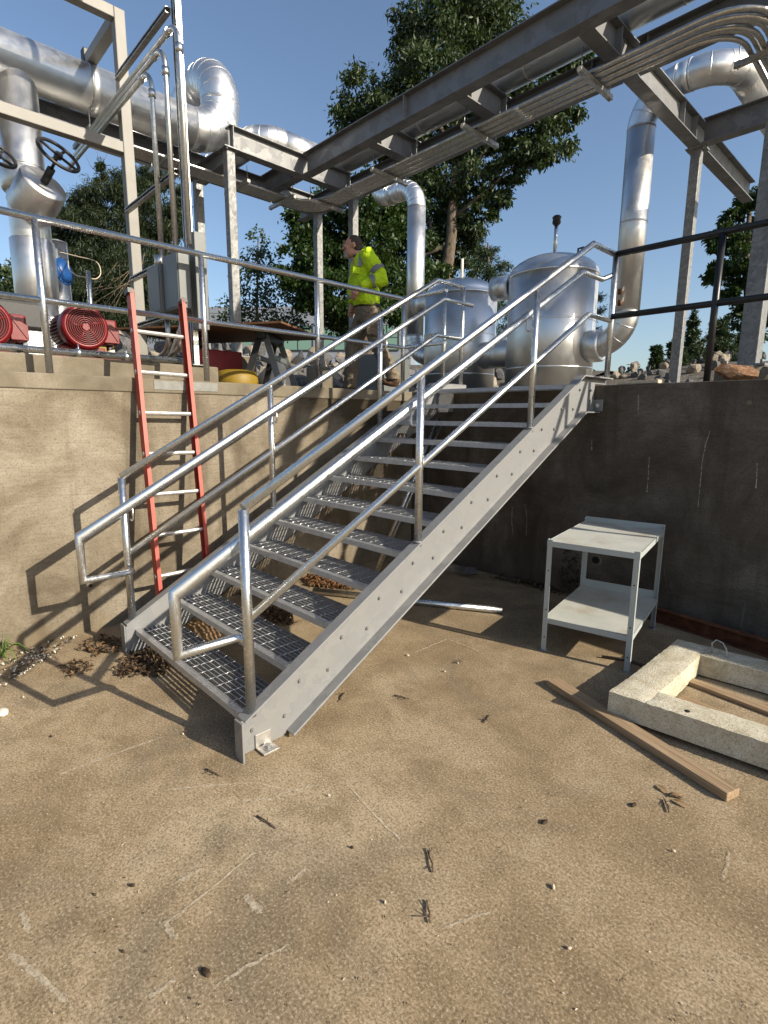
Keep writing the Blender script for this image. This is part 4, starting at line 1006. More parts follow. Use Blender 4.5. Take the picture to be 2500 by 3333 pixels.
# ------------------------------------------------------------------ building behind the trees
BL = thing('office_building', 'grey clad building with green tinted windows far behind the trees', 'building', (-16, 26, H))
bd = Vector((.75, .66, 0)).normalized(); bo = W(*r4(250, 800), D=36); bo.z = 0
def bq(a, z, o=0): return Vector((bo.x+bd.x*a-bd.y*o, bo.y+bd.y*a+bd.x*o, z))
bt = W(*r4(560, 740), D=34).z
mb = MB(); mb.prism([bq(-14, H-1), bq(10.6, H-1), bq(10.6, bt), bq(-14, bt)], Vector((-bd.y, bd.x, 0))*8); mb.build('wall', MT['bldg'], BL, fixn=True)
mb = MB()
for z in np.linspace(H+.6, bt-.4, 5): mb.prism([bq(-14, z, -.012), bq(10.6, z, -.012), bq(10.6, z+.02, -.012), bq(-14, z+.02, -.012)], Vector((-bd.y, bd.x, 0))*.008)
mb.build('panel_joint', MT['bframe'], BL, fixn=True)
wz0, wz1 = W(*r4(900, 985), D=34).z, W(*r4(900, 885), D=34).z
for wi, a0 in enumerate((-3.2, .9, 4.6, 7.4)):
    L = 3.1 if wi < 2 else 2.4; mb = MB(); mb.prism([bq(a0, wz0-.5, -.02), bq(a0+L, wz0-.5, -.02), bq(a0+L, wz1+.15, -.02), bq(a0, wz1+.15, -.02)], Vector((bd.y, -bd.x, 0))*.05)
    f = mb.build('window', MT['bframe'], BL, fixn=True)
    for c in range(3):
        for r_ in range(2):
            aa, ab = a0+.08+c*(L-.16)/3+.04, a0+.08+(c+1)*(L-.16)/3-.04; za = wz0-.45+r_*(wz1-wz0+.6)/2+.03; zb2 = wz0-.45+(r_+1)*(wz1-wz0+.6)/2-.03
            mb = MB(); mb.prism([bq(aa, za, -.072), bq(ab, za, -.072), bq(ab, zb2, -.072), bq(aa, zb2, -.072)], Vector((bd.y, -bd.x, 0))*.02); mb.build('pane', MT['glass'], f, fixn=True)

# ------------------------------------------------------------------ trees
def leaf_mesh(name, centres, normals, sizes, aspect, mat, droop=.35, fold=True):
    """many leaf-shaped faces, each a folded pair of quads"""
    n = len(centres)
    r_ = nrs
    d = r_.normal(size=(n, 3)); d[:, 2] -= droop*2; d += normals*.6; d /= np.linalg.norm(d, axis=1)[:, None]
    s = np.cross(d, r_.normal(size=(n, 3))); s /= np.linalg.norm(s, axis=1)[:, None]; up = np.cross(s, d)
    L = sizes[:, None]; Wd = L*aspect
    base = centres; mid = centres+d*L*.5+up*L*.08; tip = centres+d*L
    lf = mid+s*Wd*.5-up*L*.04; rt = mid-s*Wd*.5-up*L*.04
    co = np.stack([base, lf, tip, rt], 1).reshape(-1, 3)
    if fold:
        idx = np.arange(n)*4; faces = np.stack([idx, idx+1, idx+2, idx, idx+2, idx+3], 1).reshape(-1)
        nl = 3
    else:
        idx = np.arange(n)*4; faces = np.stack([idx, idx+1, idx+2, idx+3], 1).reshape(-1); nl = 4
    me = bpy.data.meshes.new(name); me.vertices.add(len(co)); me.vertices.foreach_set('co', co.astype(np.float32).ravel())
    nf = len(faces)//nl; me.loops.add(len(faces)); me.loops.foreach_set('vertex_index', faces.astype(np.int32)); me.polygons.add(nf)
    me.polygons.foreach_set('loop_start', np.arange(nf, dtype=np.int32)*nl); me.polygons.foreach_set('loop_total', np.full(nf, nl, np.int32))
    me.update(calc_edges=True); me.materials.append(mat); return me
def crown_points(blobs, per, shell=.35, clump=.16, nclump=26):
    C, N = [], []
    for (c, rad) in blobs:
        c = np.array(c); rad = np.array(rad, float)
        vol = (rad[0]*rad[1]*rad[2])**(1/3)
        nc = max(6, int(nclump*vol**1.4))
        dirs = nrs.normal(size=(nc, 3)); dirs /= np.linalg.norm(dirs, axis=1)[:, None]
        rr = shell+(1.05-shell)*nrs.rand(nc)**.55
        cc = c+dirs*rad*rr[:, None]
        k = per
        p = np.repeat(cc, k, 0)+nrs.normal(size=(nc*k, 3))*clump*vol*np.array([1.1, 1.1, .75])
        C.append(p); N.append(np.repeat(dirs, k, 0))
    return np.concatenate(C), np.concatenate(N)
def tree(name, label, base, trunk, limbs, blobs, leaf, size, per=60, aspect=.38, tr=.16, clump=.16, nclump=26, droop=.35, group='trees behind the yard', lr=.34):
    base = Vector(base); t = thing(name, label, 'tree', base, group)
    pts = [Vector(p) for p in trunk]; n = len(pts); mb = MB(); mb.tube(pts, 1, 9, rad=[tr*(1-.72*i/(n-1)) for i in range(n)])
    for l in limbs:
        l = [Vector(p) for p in l]; mb.tube(l, 1, 6, rad=[tr*lr*(1-.8*i/(len(l)-1)) for i in range(len(l))])
    mb.build('trunk', MT['bark'], t)
    C, N = crown_points(blobs, per, clump=clump, nclump=nclump)
    sz = size*(.6+.8*nrs.rand(len(C)))
    o = part('crown', None, t, leaf_mesh('crown', C, N, sz, aspect, MT[leaf], droop)); return t
def blob(u, v, D, ru, rv, rd=None):
    """a clump of crown, sized in photo pixels at depth D"""
    p = W(u, v, D=D); k = D/FPX; return ((p.x, p.y, p.z), (ru*k, ru*k if rd is None else rd, rv*k))
def lim(D, *uv): return [W(u, v, D=D+dd) for u, v, dd in uv]
# tall broadleaf in the centre
D = 15.0
TB = W(1452, 900, D=D); tb0 = Vector((TB.x, TB.y, H))
tr_pts = [tb0]+lim(D, (1455, 880, 0), (1470, 760, 0), (1475, 620, 0), (1500, 430, .2), (1520, 250, .2), (1540, 60, .2), (1560, -150, 0))
bl = [blob(*a) for a in ((1440, 130, D, 130, 150), (1330, 150, D+.3, 60, 110), (1390, 250, D-.4, 110, 90), (1560, 60, D, 130, 130), (1620, 160, D+.5, 75, 110), (1520, -60, D, 150, 120), (1280, 330, D-.2, 110, 85), (1180, 320, D, 70, 80), (1140, 410, D+.2, 70, 60), (1240, 430, D, 110, 50), (1430, 360, D+.4, 120, 80),
      (1700, 250, D-.5, 70, 70), (1830, 190, D-.6, 70, 60), (1880, 190, D-.4, 45, 45), (1760, 330, D-.5, 80, 60), (1850, 370, D-.6, 60, 40), (1800, 450, D-.8, 75, 60), (1700, 420, D-.4, 80, 60), (1620, 380, D, 80, 70), (1740, 500, D-.9, 55, 45), (1670, 540, D-.6, 55, 50), (1590, 500, D, 70, 60), (1540, 600, D-.3, 80, 60), (1620, 640, D-.4, 45, 30),
      (1440, 560, D+.4, 90, 80), (1380, 660, D+.6, 100, 80), (1480, 740, D+.8, 80, 70), (1560, 720, D, 55, 45), (1420, 820, D+.8, 90, 70), (1530, 830, D+.6, 50, 50), (1330, 480, D+.8, 100, 60))]
lm_ = [lim(D, (1475, 640, 0), (1530, 560, -.3), (1620, 430, -.6), (1740, 330, -.7), (1840, 220, -.6)), lim(D, (1470, 720, 0), (1560, 640, -.4), (1650, 560, -.6), (1740, 500, -.8)), lim(D, (1460, 830, 0), (1420, 790, .2), (1390, 700, .5), (1370, 620, .6)), lim(D, (1490, 480, .1), (1400, 380, 0), (1290, 350, -.1), (1180, 360, 0)), lim(D, (1510, 330, .2), (1560, 240, .1), (1620, 170, .3)), lim(D, (1500, 420, .2), (1450, 280, 0), (1420, 150, 0)), lim(D, (1465, 790, 0), (1390, 830, .1), (1360, 810, .3))]
tree('broadleaf_tree', 'tall broadleaf tree with a forked trunk in the centre background', tb0, tr_pts, lm_, bl, 'leafA', .14, 78, .37, .19, .16, 56, .5, lr=.4)
# dense oak behind the man
D = 12.5
ob = W(1190, 1000, D=D); ob0 = Vector((ob.x, ob.y, H))
bl = [blob(*a) for a in ((1000, 740, D, 60, 70), (1090, 700, D+.3, 90, 70), (1200, 680, D, 110, 90), (1300, 740, D+.4, 90, 100), (1050, 830, D, 110, 80), (1180, 830, D+.2, 120, 100), (960, 860, D-.3, 60, 50), (1090, 940, D, 120, 80), (1230, 950, D+.2, 110, 90), (990, 950, D-.2, 70, 50), (1330, 880, D+.6, 60, 90), (1120, 1020, D+.4, 110, 45), (1270, 1010, D+.3, 80, 40), (1400, 930, D+1.5, 70, 80))]
tree('oak_tree', 'dense dark oak directly behind the walking man', ob0, [ob0]+lim(D, (1190, 950, 0), (1180, 850, .1), (1190, 720, .1)), [lim(D, (1190, 900, 0), (1080, 830, .1), (1010, 760, 0)), lim(D, (1185, 850, 0), (1280, 780, .2), (1310, 720, .3))], bl, 'leafB', .105, 150, .5, .17, .17, 52, .25)
# young maple
D = 13.5
mb0 = W(835, 1120, D=D); m0_ = Vector((mb0.x, mb0.y, H))
bl = [blob(*a) for a in ((840, 790, D, 32, 40), (815, 850, D, 45, 40), (870, 850, D, 45, 45), (835, 930, D, 70, 55), (790, 980, D, 60, 45), (890, 960, D, 60, 50), (830, 1040, D, 95, 50), (900, 1060, D, 70, 45), (760, 1050, D, 50, 40), (950, 1060, D-.2, 55, 28))]
tree('young_maple', 'small loose-crowned young maple between the left columns', m0_, [m0_]+lim(D, (835, 1050, 0), (838, 930, 0), (840, 770, 0)), [lim(D, (836, 1040, 0), (890, 990, 0), (910, 940, 0)), lim(D, (836, 1000, 0), (790, 970, 0), (770, 940, 0))], bl, 'leafC', .085, 15, .62, .05, .24, 95, .15)
# drooping conifer at the left with bare twigs at its head
D = 13.0
cb0 = W(400, 1120, D=D); c0_ = Vector((cb0.x, cb0.y, H))
bl = [blob(*a) for a in ((330, 560, D, 22, 20), (395, 600, D, 45, 40), (470, 590, D, 40, 45), (520, 560, D+.3, 45, 40), (360, 660, D, 85, 40), (470, 680, D, 80, 50), (300, 660, D, 50, 35), (240, 690, D, 60, 35), (280, 740, D, 90, 40), (400, 760, D, 100, 50), (520, 770, D, 70, 50), (560, 720, D, 45, 45), (200, 790, D, 60, 40), (300, 830, D, 110, 45), (450, 860, D, 120, 55), (250, 920, D, 120, 50), (400, 950, D, 130, 55), (540, 930, D, 70, 60), (300, 1020, D, 120, 45), (450, 1040, D, 110, 45), (590, 650, D, 25, 40), (170, 870, D, 50, 50))]
bare = [lim(D, (330, 640, 0), (325, 560, 0), (318, 500, 0), (300, 470, 0)), lim(D, (325, 570, 0), (295, 540, 0), (278, 505, 0)), lim(D, (325, 545, 0), (345, 510, 0), (352, 480, 0)), lim(D, (330, 620, 0), (300, 600, 0), (268, 590, 0), (255, 575, 0)), lim(D, (290, 700, 0), (255, 680, 0), (225, 630, 0), (205, 600, 0)), lim(D, (235, 655, 0), (210, 650, 0), (190, 645, 0)), lim(D, (330, 600, 0), (350, 570, 0), (362, 540, 0))]
bare += [[W(420+rnd.uniform(-60, 60), 880+rnd.uniform(-60, 60), D=D-.9), W(420+rnd.uniform(-200, 160), 930+rnd.uniform(0, 120), D=D-1.2)] for _ in range(14)]
tree('conifer', 'dark drooping conifer with bare top twigs behind the pump motors', c0_, [c0_]+lim(D, (400, 1000, 0), (390, 850, 0), (372, 720, 0)), bare, [(c, (r[0]*1.12, r[1]*1.12, r[2]*1.15)) for c, r in bl], 'needle', .10, 230, .18, .16, .19, 66, .8, lr=.06)
# juniper between the tanks
D = 13.5
j0 = W(1600, 1100, D=D); j0_ = Vector((j0.x, j0.y, H))
bl = [blob(*a) for a in ((1590, 800, D, 25, 30), (1570, 850, D, 50, 35), (1620, 890, D, 45, 35), (1560, 920, D, 60, 40), (1640, 880, D, 30, 25), (1590, 980, D, 70, 40), (1630, 1040, D, 60, 50), (1560, 1050, D, 60, 45), (1730, 1010, D, 30, 40), (1940, 1000, D, 26, 50), (1930, 1060, D, 24, 30))]
tree('juniper', 'feathery juniper showing between the two insulated tanks', j0_, [j0_]+lim(D, (1600, 1000, 0), (1590, 880, 0), (1588, 790, 0)), [], bl, 'needle2', .09, 110, .2, .07, .22, 50, .3)
# right edge
D = 12.0
rt0 = W(2440, 1150, D=D); r0_ = Vector((rt0.x, rt0.y, H))
bl = [blob(*a) for a in ((2440, 640, D, 50, 50), (2400, 700, D, 45, 35), (2460, 740, D, 65, 60), (2380, 770, D, 50, 40), (2340, 790, D, 35, 30), (2440, 850, D, 80, 60), (2370, 880, D, 55, 40), (2330, 880, D, 30, 22), (2440, 940, D, 60, 45), (2400, 960, D, 40, 25), (2450, 1040, D, 70, 60), (2490, 640, D, 40, 60))]
tree('oak_tree', 'dark oak behind the thick column at the right edge', r0_, [r0_]+lim(D, (2440, 1000, 0), (2430, 850, 0), (2440, 680, 0)), [lim(D, (2436, 900, 0), (2380, 860, 0), (2330, 850, 0))], bl, 'leafB', .10, 150, .5, .14, .17, 50, .25)
D = 18
for i, (u, tv, wv, lab) in enumerate(((2135, 1135, 22, 'tiny cone-shaped conifer left of the slim column'), (2195, 1110, 34, 'low dark conifer right beside the slim column'), (2262, 1030, 38, 'pointed dark conifer just right of the slim column'), (2345, 1035, 60, 'broad dark conifer behind the black rail post'), (2420, 1080, 50, 'squat dark conifer behind the concrete pier at the right'))):
    b0 = W(u, 1240, D=D+i*.6); b0_ = Vector((b0.x, b0.y, H)); Dd = D+i*.6; hh = 1190-tv
    bl = [blob(u+rnd.uniform(-.2, .2)*wv, tv+hh*f, Dd, max(9, wv*(.22+.8*f)), hh*.16) for f in (.05, .2, .35, .5, .68, .85, 1.0)]
    tree('conifer', lab, b0_, [b0_]+lim(Dd, (u, 1190, 0), (u, tv+10, 0)), [], bl, 'needle2', .12, 170, .25, .08, .22, 60, .3, 'conifers beyond the right bank')
D = 20
fl = W(25, 1050, D=D); f0_ = Vector((fl.x, fl.y, H))
tree('broadleaf_tree', 'slice of a green tree at the far left edge behind the vertical pipe', f0_, [f0_]+lim(D, (20, 950, 0), (20, 860, 0)), [], [blob(*a) for a in ((10, 880, D, 40, 40), (40, 930, D, 40, 40), (0, 960, D, 60, 40), (60, 990, D, 50, 40))], 'leafC', .17, 60, .5, .08, .2, 40, .2)
# scrub closing the gap at the foot of the tree line (nobody could count it)
C, N = crown_points([((-22+i*2.1+rnd.uniform(-.5, .5), 21+rnd.uniform(-1, 4)+(abs(i-8)*.25), H+.5), (1.6, 1.0, .8+rnd.random()*.6)) for i in range(14)], 60, clump=.18)
sb = bpy.data.objects.new('scrub', leaf_mesh('scrub', C, N, .2*(.6+.8*nrs.rand(len(C))), .5, MT['leafB'])); COL.objects.link(sb); tag(sb, 'low green scrub along the foot of the tree line', 'scrub', None, 'stuff')
# ------------------------------------------------------------------ floor litter, weeds, scrape marks
def strip_decal(pts, wd, parent):
    mb = MB(); pts = [p+Vector((rnd.uniform(-.003, .003), rnd.uniform(-.003, .003), 0)) for p in smooth_path(pts, 8)]; vs = []
    for i, p in enumerate(pts):
        d = (pts[min(i+1, len(pts)-1)]-pts[max(i-1, 0)]).normalized(); s = Vector((d.y, -d.x, 0)); w_ = wd*(.25 if i in (0, len(pts)-1) else rnd.uniform(.45, 1.3))
        vs += [p+s*w_/2, p-s*w_/2]
    mb.add(vs, [(2*i, 2*i+1, 2*i+3, 2*i+2) for i in range(len(pts)-1)])
    return mb.build('scrape_mark', MT['scrape'], parent)
ov = 1.50693
def F(a, b, z=.003): return W(a*ov, b*ov, z=z)
marks = [([(130, 1672), (240, 1630), (350, 1592)], .016), ([(360, 1705), (440, 1698), (550, 1690)], .012), ([(550, 1690), (600, 1702), (650, 1710)], .010), ([(755, 1700), (810, 1760), (865, 1815)], .009), ([(895, 1410), (930, 1395), (965, 1380)], .015), ([(967, 1380), (1005, 1395), (1045, 1412)], .012), ([(365, 1990), (455, 1920), (550, 1840)], .009), ([(380, 1905), (405, 1895), (435, 1875)], .016), ([(530, 1935), (545, 1952), (562, 1970)], .028), ([(355, 1990), (367, 2012), (378, 2030)], .022), ([(455, 2135), (530, 2090), (625, 2040)], .010), ([(620, 1910), (638, 1895), (660, 1876)], .014), ([(520, 1730), (560, 1727), (590, 1727)], .013), ([(590, 1722), (640, 1705), (690, 1693)], .009), ([(20, 2060), (80, 2105), (150, 2165)], .018), ([(45, 1970), (55, 1990), (62, 2010)], .022), ([(320, 2155), (350, 2135), (378, 2115)], .014), ([(1575, 1840), (1570, 1870), (1560, 1900)], .012), ([(960, 2005), (1010, 1985), (1060, 1970)], .010)]
for pts, wd in marks: strip_decal([F(a, b) for a, b in pts], wd, floor)

def flat_leaf(mb, p, L, wd, rz, curl, lobed=False):
    p = Vector(p); d = Vector((math.cos(rz), math.sin(rz), 0)); s = Vector((-d.y, d.x, 0)); n = 5
    vs = []
    for i in range(n+1):
        f = i/n; w_ = wd*math.sin(math.pi*(.06+.90*f))*(1 if not lobed or i % 2 else .45)
        c = p+d*(L*f)+Vector((0, 0, curl*L*math.sin(math.pi*f)*.5))
        vs += [c+s*w_/2+Vector((0, 0, curl*w_*.6)), c, c-s*w_/2+Vector((0, 0, curl*w_*.5))]
    fs = []
    for i in range(n):
        a = 3*i; fs += [(a, a+1, a+4, a+3), (a+1, a+2, a+5, a+4)]
    mb.add(vs, fs, True)
def drift(name, label, poly, n, mats, L=(.03, .07), hmax=.035, kind='stuff', cat='leaf litter'):
    """heap of dead leaves inside a rough outline"""
    ps = [F(a, b, 0) for a, b in poly]; cx_ = sum((p for p in ps), Vector())/len(ps)
    mb = MB()
    for i in range(n):
        mb.cur = rnd.randrange(len(mats)); a, b, c = rnd.sample(range(len(ps)), 3) if len(ps) > 3 else (0, 1, 2)
        u, v = rnd.random(), rnd.random()
        if u+v > 1: u, v = 1-u, 1-v
        p = ps[a]*(1-u-v)+ps[b]*u+ps[c]*v; h = hmax*max(0, 1-(p-cx_).length/max(.05, max((q-cx_).length for q in ps)))
        flat_leaf(mb, (p.x, p.y, .004+h*rnd.random()), rnd.uniform(*L), rnd.uniform(.012, .03), rnd.uniform(0, 6.28), rnd.uniform(.1, .8), rnd.random() < .35)
    o = mb.build(name, [MT[m_] for m_ in mats]); return tag(o, label, cat, None, kind)
drift('dead_leaf_drift', 'dry brown oak leaves gathered at the foot of the left stringer', [(170, 1400), (215, 1378), (265, 1385), (260, 1410), (200, 1418)], 75, ['litter', 'litter', 'litterdk'], (.03, .085), hmax=.018)
drift('dead_leaf_drift', 'small clump of dry oak leaves below the first drift', [(145, 1440), (185, 1425), (195, 1450), (160, 1465)], 38, ['litter', 'litter', 'litterdk'], (.03, .08), .015)
drift('dead_leaf_drift', 'dark damp leaves heaped under the front edge of the lowest tread', [(285, 1410), (330, 1405), (375, 1440), (350, 1465), (300, 1455), (250, 1462), (270, 1440)], 250, ['litterdk', 'litterdk', 'litterdk', 'litter'], hmax=.03)
drift('needle_drift', 'reddish dead needles and twigs heaped under the middle treads', [(650, 1245), (730, 1235), (790, 1262), (760, 1275), (670, 1268)], 900, ['needles', 'litter', 'needles'], (.03, .09), .06)
drift('dead_leaf_drift', 'dark leaf litter beneath the second tread', [(560, 1320), (600, 1310), (640, 1350), (590, 1360)], 200, ['litterdk', 'litter'])
drift('dead_leaf_drift', 'brown leaves beneath the third tread beside the paper sack', [(470, 1225), (560, 1240), (620, 1300), (520, 1290)], 260, ['litterdk', 'litter'])
drift('dead_leaf_drift', 'black damp litter along the foot of the dark wall', [(1060, 1250), (1120, 1240), (1170, 1265), (1230, 1290), (1140, 1262)], 220, ['litterdk', 'litterdk', 'twig'])
drift('gravel_patch', 'loose pale gravel and dirt at the foot of the left wall', [(0, 1440), (60, 1400), (170, 1370), (140, 1400), (60, 1450), (0, 1490)], 260, ['whitebit', 'litterdk', 'soil'], (.008, .02), .01, 'stuff', 'gravel')
# leaves caught on the tenth tread
for i, (x, y, rz) in enumerate(((.20, 8*RUN+.06, .4), (.26, 8*RUN+.09, 1.9), (.30, 8*RUN+.05, 2.8), (.23, 8*RUN+.12, 5.0))):
    mb = MB(); flat_leaf(mb, (x, y, 9*RISE+.008), .09, .035, rz, .7); tag(mb.build('dead_leaf', MT['litter']), 'curled dry leaf caught on an upper tread', 'leaf', 'leaves caught on an upper tread')
# crumpled sack
sk_ = thing('paper_sack', 'crumpled brown paper sack on the floor behind the lowest tread', 'sack', (0, .48, 0))
bm = bmesh.new(); bmesh.ops.create_grid(bm, x_segments=16, y_segments=12, size=1)
for v in bm.verts:
    a, b = v.co.x, v.co.y; v.co = Vector((.02+a*.21, .48+b*.13+.03*math.sin(a*3), .012+.055*max(0, 1-a*a)*max(0, 1-b*b)+rnd.uniform(0, .014)))
me = bpy.data.meshes.new('sack'); bm.to_mesh(me); bm.free(); me.materials.append(MT['paper']); part('sack', None, sk_, me)
# single twigs, chips and pods on the open floor
singles = [('twig', 575, 1775, .07, .2), ('twig', 740, 1503, .05, 2.2), ('twig', 1052, 1552, .055, 1.8), ('twig', 868, 1505, .06, .4), ('twig', 930, 1860, .06, 2.5), ('twig', 460, 1668, .06, .3), ('twig', 925, 1968, .05, 2.4), ('twig', 1440, 1740, .05, 2.1), ('twig', 990, 1335+95, .04, 1.2),
           ('bark_chip', 445, 2100, .055, .2), ('bark_chip', 1177, 1775, .05, 1.4), ('bark_chip', 1369, 1738, .045, 1.5), ('bark_chip', 110, 1590, .022, .5), ('bark_chip', 285, 1912, .03, .7), ('bark_chip', 205, 1932, .014, 1.), ('bark_chip', 265, 2055, .016, .3), ('bark_chip', 760, 1830, .02, .5),
           ('pale_chip', 710, 1718, .02, .5), ('pale_chip', 989, 1432, .018, .5), ('pale_chip', 1230, 2048, .02, .9), ('pale_chip', 960, 1450, .03, .2), ('pale_chip', 880, 1415, .04, .3), ('pale_chip', 395, 1585, .02, .4), ('pale_chip', 1455, 1838, .02, .4), ('pale_chip', 1195, 1915, .03, 2.2), ('pale_chip', 832, 1948, .015, 2.), ('pale_chip', 50, 1505, .03, .2)]
PLACE = {('twig', 575, 1775): 'left of centre in the open floor', ('twig', 740, 1503): 'just right of the stair anchor clip', ('twig', 1052, 1552): 'alone in the middle of the floor toward the plank', ('twig', 868, 1505): 'in front of the lower stringer flange', ('twig', 930, 1860): 'in the centre of the foreground', ('twig', 460, 1668): 'below the foot of the stair', ('twig', 925, 1968): 'lowest in the foreground centre', ('twig', 1440, 1740): 'beside the curled leaf near the plank end', ('twig', 990, 1430): 'beyond the stringer toward the loose pipe', ('bark_chip', 445, 2100): 'at the bottom left, the largest of its kind', ('bark_chip', 1177, 1775): 'right of centre, left of the plank end', ('bark_chip', 1369, 1738): 'next to the end of the front plank', ('bark_chip', 110, 1590): 'far left below the rail shadow', ('bark_chip', 285, 1912): 'lower left beside a pale scrape', ('bark_chip', 205, 1932): 'lower left, tiny', ('bark_chip', 265, 2055): 'bottom left, tiny', ('bark_chip', 760, 1830): 'centre of the floor, small', ('pale_chip', 710, 1718): 'below the stair foot near the centre', ('pale_chip', 989, 1432): 'round, beside the angled scrape', ('pale_chip', 1230, 2048): 'bottom right of centre', ('pale_chip', 960, 1450): 'just below the angled scrape', ('pale_chip', 880, 1415): 'left of the angled scrape', ('pale_chip', 395, 1585): 'at the tip of the stair shadow', ('pale_chip', 1455, 1838): 'far right below the plank', ('pale_chip', 1195, 1915): 'right of centre in the foreground', ('pale_chip', 832, 1948): 'low centre of the foreground', ('pale_chip', 50, 1505): 'near the left edge above the shadow'}
for i, (nm, a, b, L, rz) in enumerate(singles):
    L *= .8
    p = F(a, b, .006); mb = MB(); d = Vector((math.cos(rz), math.sin(rz), 0))
    if nm == 'twig':
        mb.tube([p-d*L, p-d*L*.2+Vector((rnd.uniform(-.006, .006), rnd.uniform(-.006, .006), .004)), p+d*L*.4, p+d*L], .0032, 6)
        for _ in range(4): q = p+d*rnd.uniform(-L, L)*.8; mb.tube([q, q+Vector((rnd.uniform(-.03, .03), rnd.uniform(-.03, .03), .008))], .0018, 5)
        m_ = 'twig'
    else:
        mb.ell(p, (L*.5, L*.24, .006), 8, Matrix.Rotation(rz, 3, 'Z')); m_ = 'litterdk' if nm == 'bark_chip' else 'palewood'
    tag(mb.build(nm, MT[m_]), {'twig': 'dark twig ', 'bark_chip': 'dark bark chip ', 'pale_chip': 'pale chip '}[nm]+PLACE[nm, a, b], {'twig': 'twig', 'bark_chip': 'bark chip', 'pale_chip': 'chip'}[nm], {'twig': 'twigs on the floor', 'bark_chip': 'bark chips on the floor', 'pale_chip': 'pale chips on the floor'}[nm])
# dry leaf by the plank, white scrap at the left edge
mb = MB(); q = F(1445, 1720, .004)
for rz, cu in ((.2, .3), (.75, .45), (2.6, .2), (-.2, .25)): flat_leaf(mb, q+Vector((rnd.uniform(-.02, .02), rnd.uniform(-.02, .02), 0)), .06, .022, rz, cu)
tag(mb.build('dead_leaf', MT['paper']), 'curled dry leaf near the end of the front plank', 'leaf')
mb = MB(); mb.ell(F(5, 1538, .015), (.05, .03, .016), 8); tag(mb.build('white_scrap', MT['whitebit']), 'white scrap cut off by the left edge of the floor', 'scrap')
# fine specks all over the slab
mb = MB()
for i in range(700):
    u, v = rnd.uniform(0, 1659), 1380+830*rnd.random()**.8; p = F(u, v, .0035); L = rnd.choice((.0012, .0016, .002, .0026, .004))*rnd.uniform(.7, 1.4); mb.cur = 0 if rnd.random() < .72 else 1
    if p.x < WALLX+.03 or p.y > WALLY-.1: continue
    a = rnd.uniform(0, 3.14); d = Vector((math.cos(a), math.sin(a), 0)); s = Vector((-d.y, d.x, 0)); mb.add([p-d*L, p+s*L*.5+Vector((0, 0, .002)), p+d*L, p-s*L*.5+Vector((0, 0, .001))], [(0, 1, 2, 3)])
tag(mb.build('floor_debris', [MT['litterdk'], MT['palewood']]), 'fine dark and pale debris specks scattered over the slab', 'debris', None, 'stuff')
# weeds
def weed(loc, h, n, label, leafy=True):
    t = thing('weed', label, 'plant', loc, 'weeds'); loc = Vector(loc); mb = MB(); lv = MB()
    for i in range(n):
        a = rnd.uniform(0, 6.28); top = loc+Vector((math.cos(a)*h*.35, math.sin(a)*h*.35, h*rnd.uniform(.6, 1)))
        mid = loc.lerp(top, .5)+Vector((0, 0, h*.1)); MB().tube([loc, mid, top], .002, 5).build('stem', MT['weed'], t)
        for k in range(7 if leafy else 0):
            q = loc.lerp(top, .25+.11*k)+Vector((0, 0, h*.08)); flat_leaf(lv, q, h*.22, h*.13, rnd.uniform(0, 6.28), .5)
        if not leafy: flat_leaf(lv, loc, h*rnd.uniform(.7, 1.1), .012, a, 1.1)
    lv.build('leaves', MT['weed'], t)['kind'] = 'stuff'
weed(F(82, 1383, 0), .12, 4, 'small leafy weed at the foot of the sunlit wall left of the stair')
weed(F(6, 1422, 0)+Vector((0, 0, 0)), .16, 12, 'grass tuft at the left edge of the floor', False)
weed(W(1130, 1800, z=0), .28, 6, 'leafy weed growing behind the middle treads')
weed(W(1060, 1760, z=0), .22, 4, 'second leafy weed in shade behind the middle treads')
vn = thing('dead_vine', 'dead vine clinging to the dark wall behind the table legs', 'plant', (2.2, WALLY-.01, .2)); mb = MB()
for i in range(26):
    x = rnd.choice((1.45, 2.25, 2.3, .35))+rnd.uniform(-.12, .12); z = rnd.uniform(0, .2); pts = [(x, WALLY-.02, z)]
    for k in range(4): x += rnd.uniform(-.05, .05); z += rnd.uniform(.02, .09); pts.append((x, WALLY-.012-rnd.random()*.03, z))
    mb.tube(pts, .0022, 5)
mb.build('stems', MT['twig'], vn)['kind'] = 'stuff'; lv = MB()
for i in range(120): flat_leaf(lv, (1.45+rnd.uniform(-.08, .1), WALLY-.03-rnd.random()*.03, rnd.uniform(.05, .42)), .025, .018, rnd.uniform(0, 6.28), .8)
lv.build('withered_leaves', MT['litterdk'], vn)['kind'] = 'stuff'
st_ = MB(); st_.tube([F(1300, 1418, .012), F(1350, 1424, .016), F(1400, 1440, .012), F(1440, 1450, .01)], .009, 7); tag(st_.build('stick', MT['twig']), 'dark stick lying between the table and the concrete frame', 'stick')
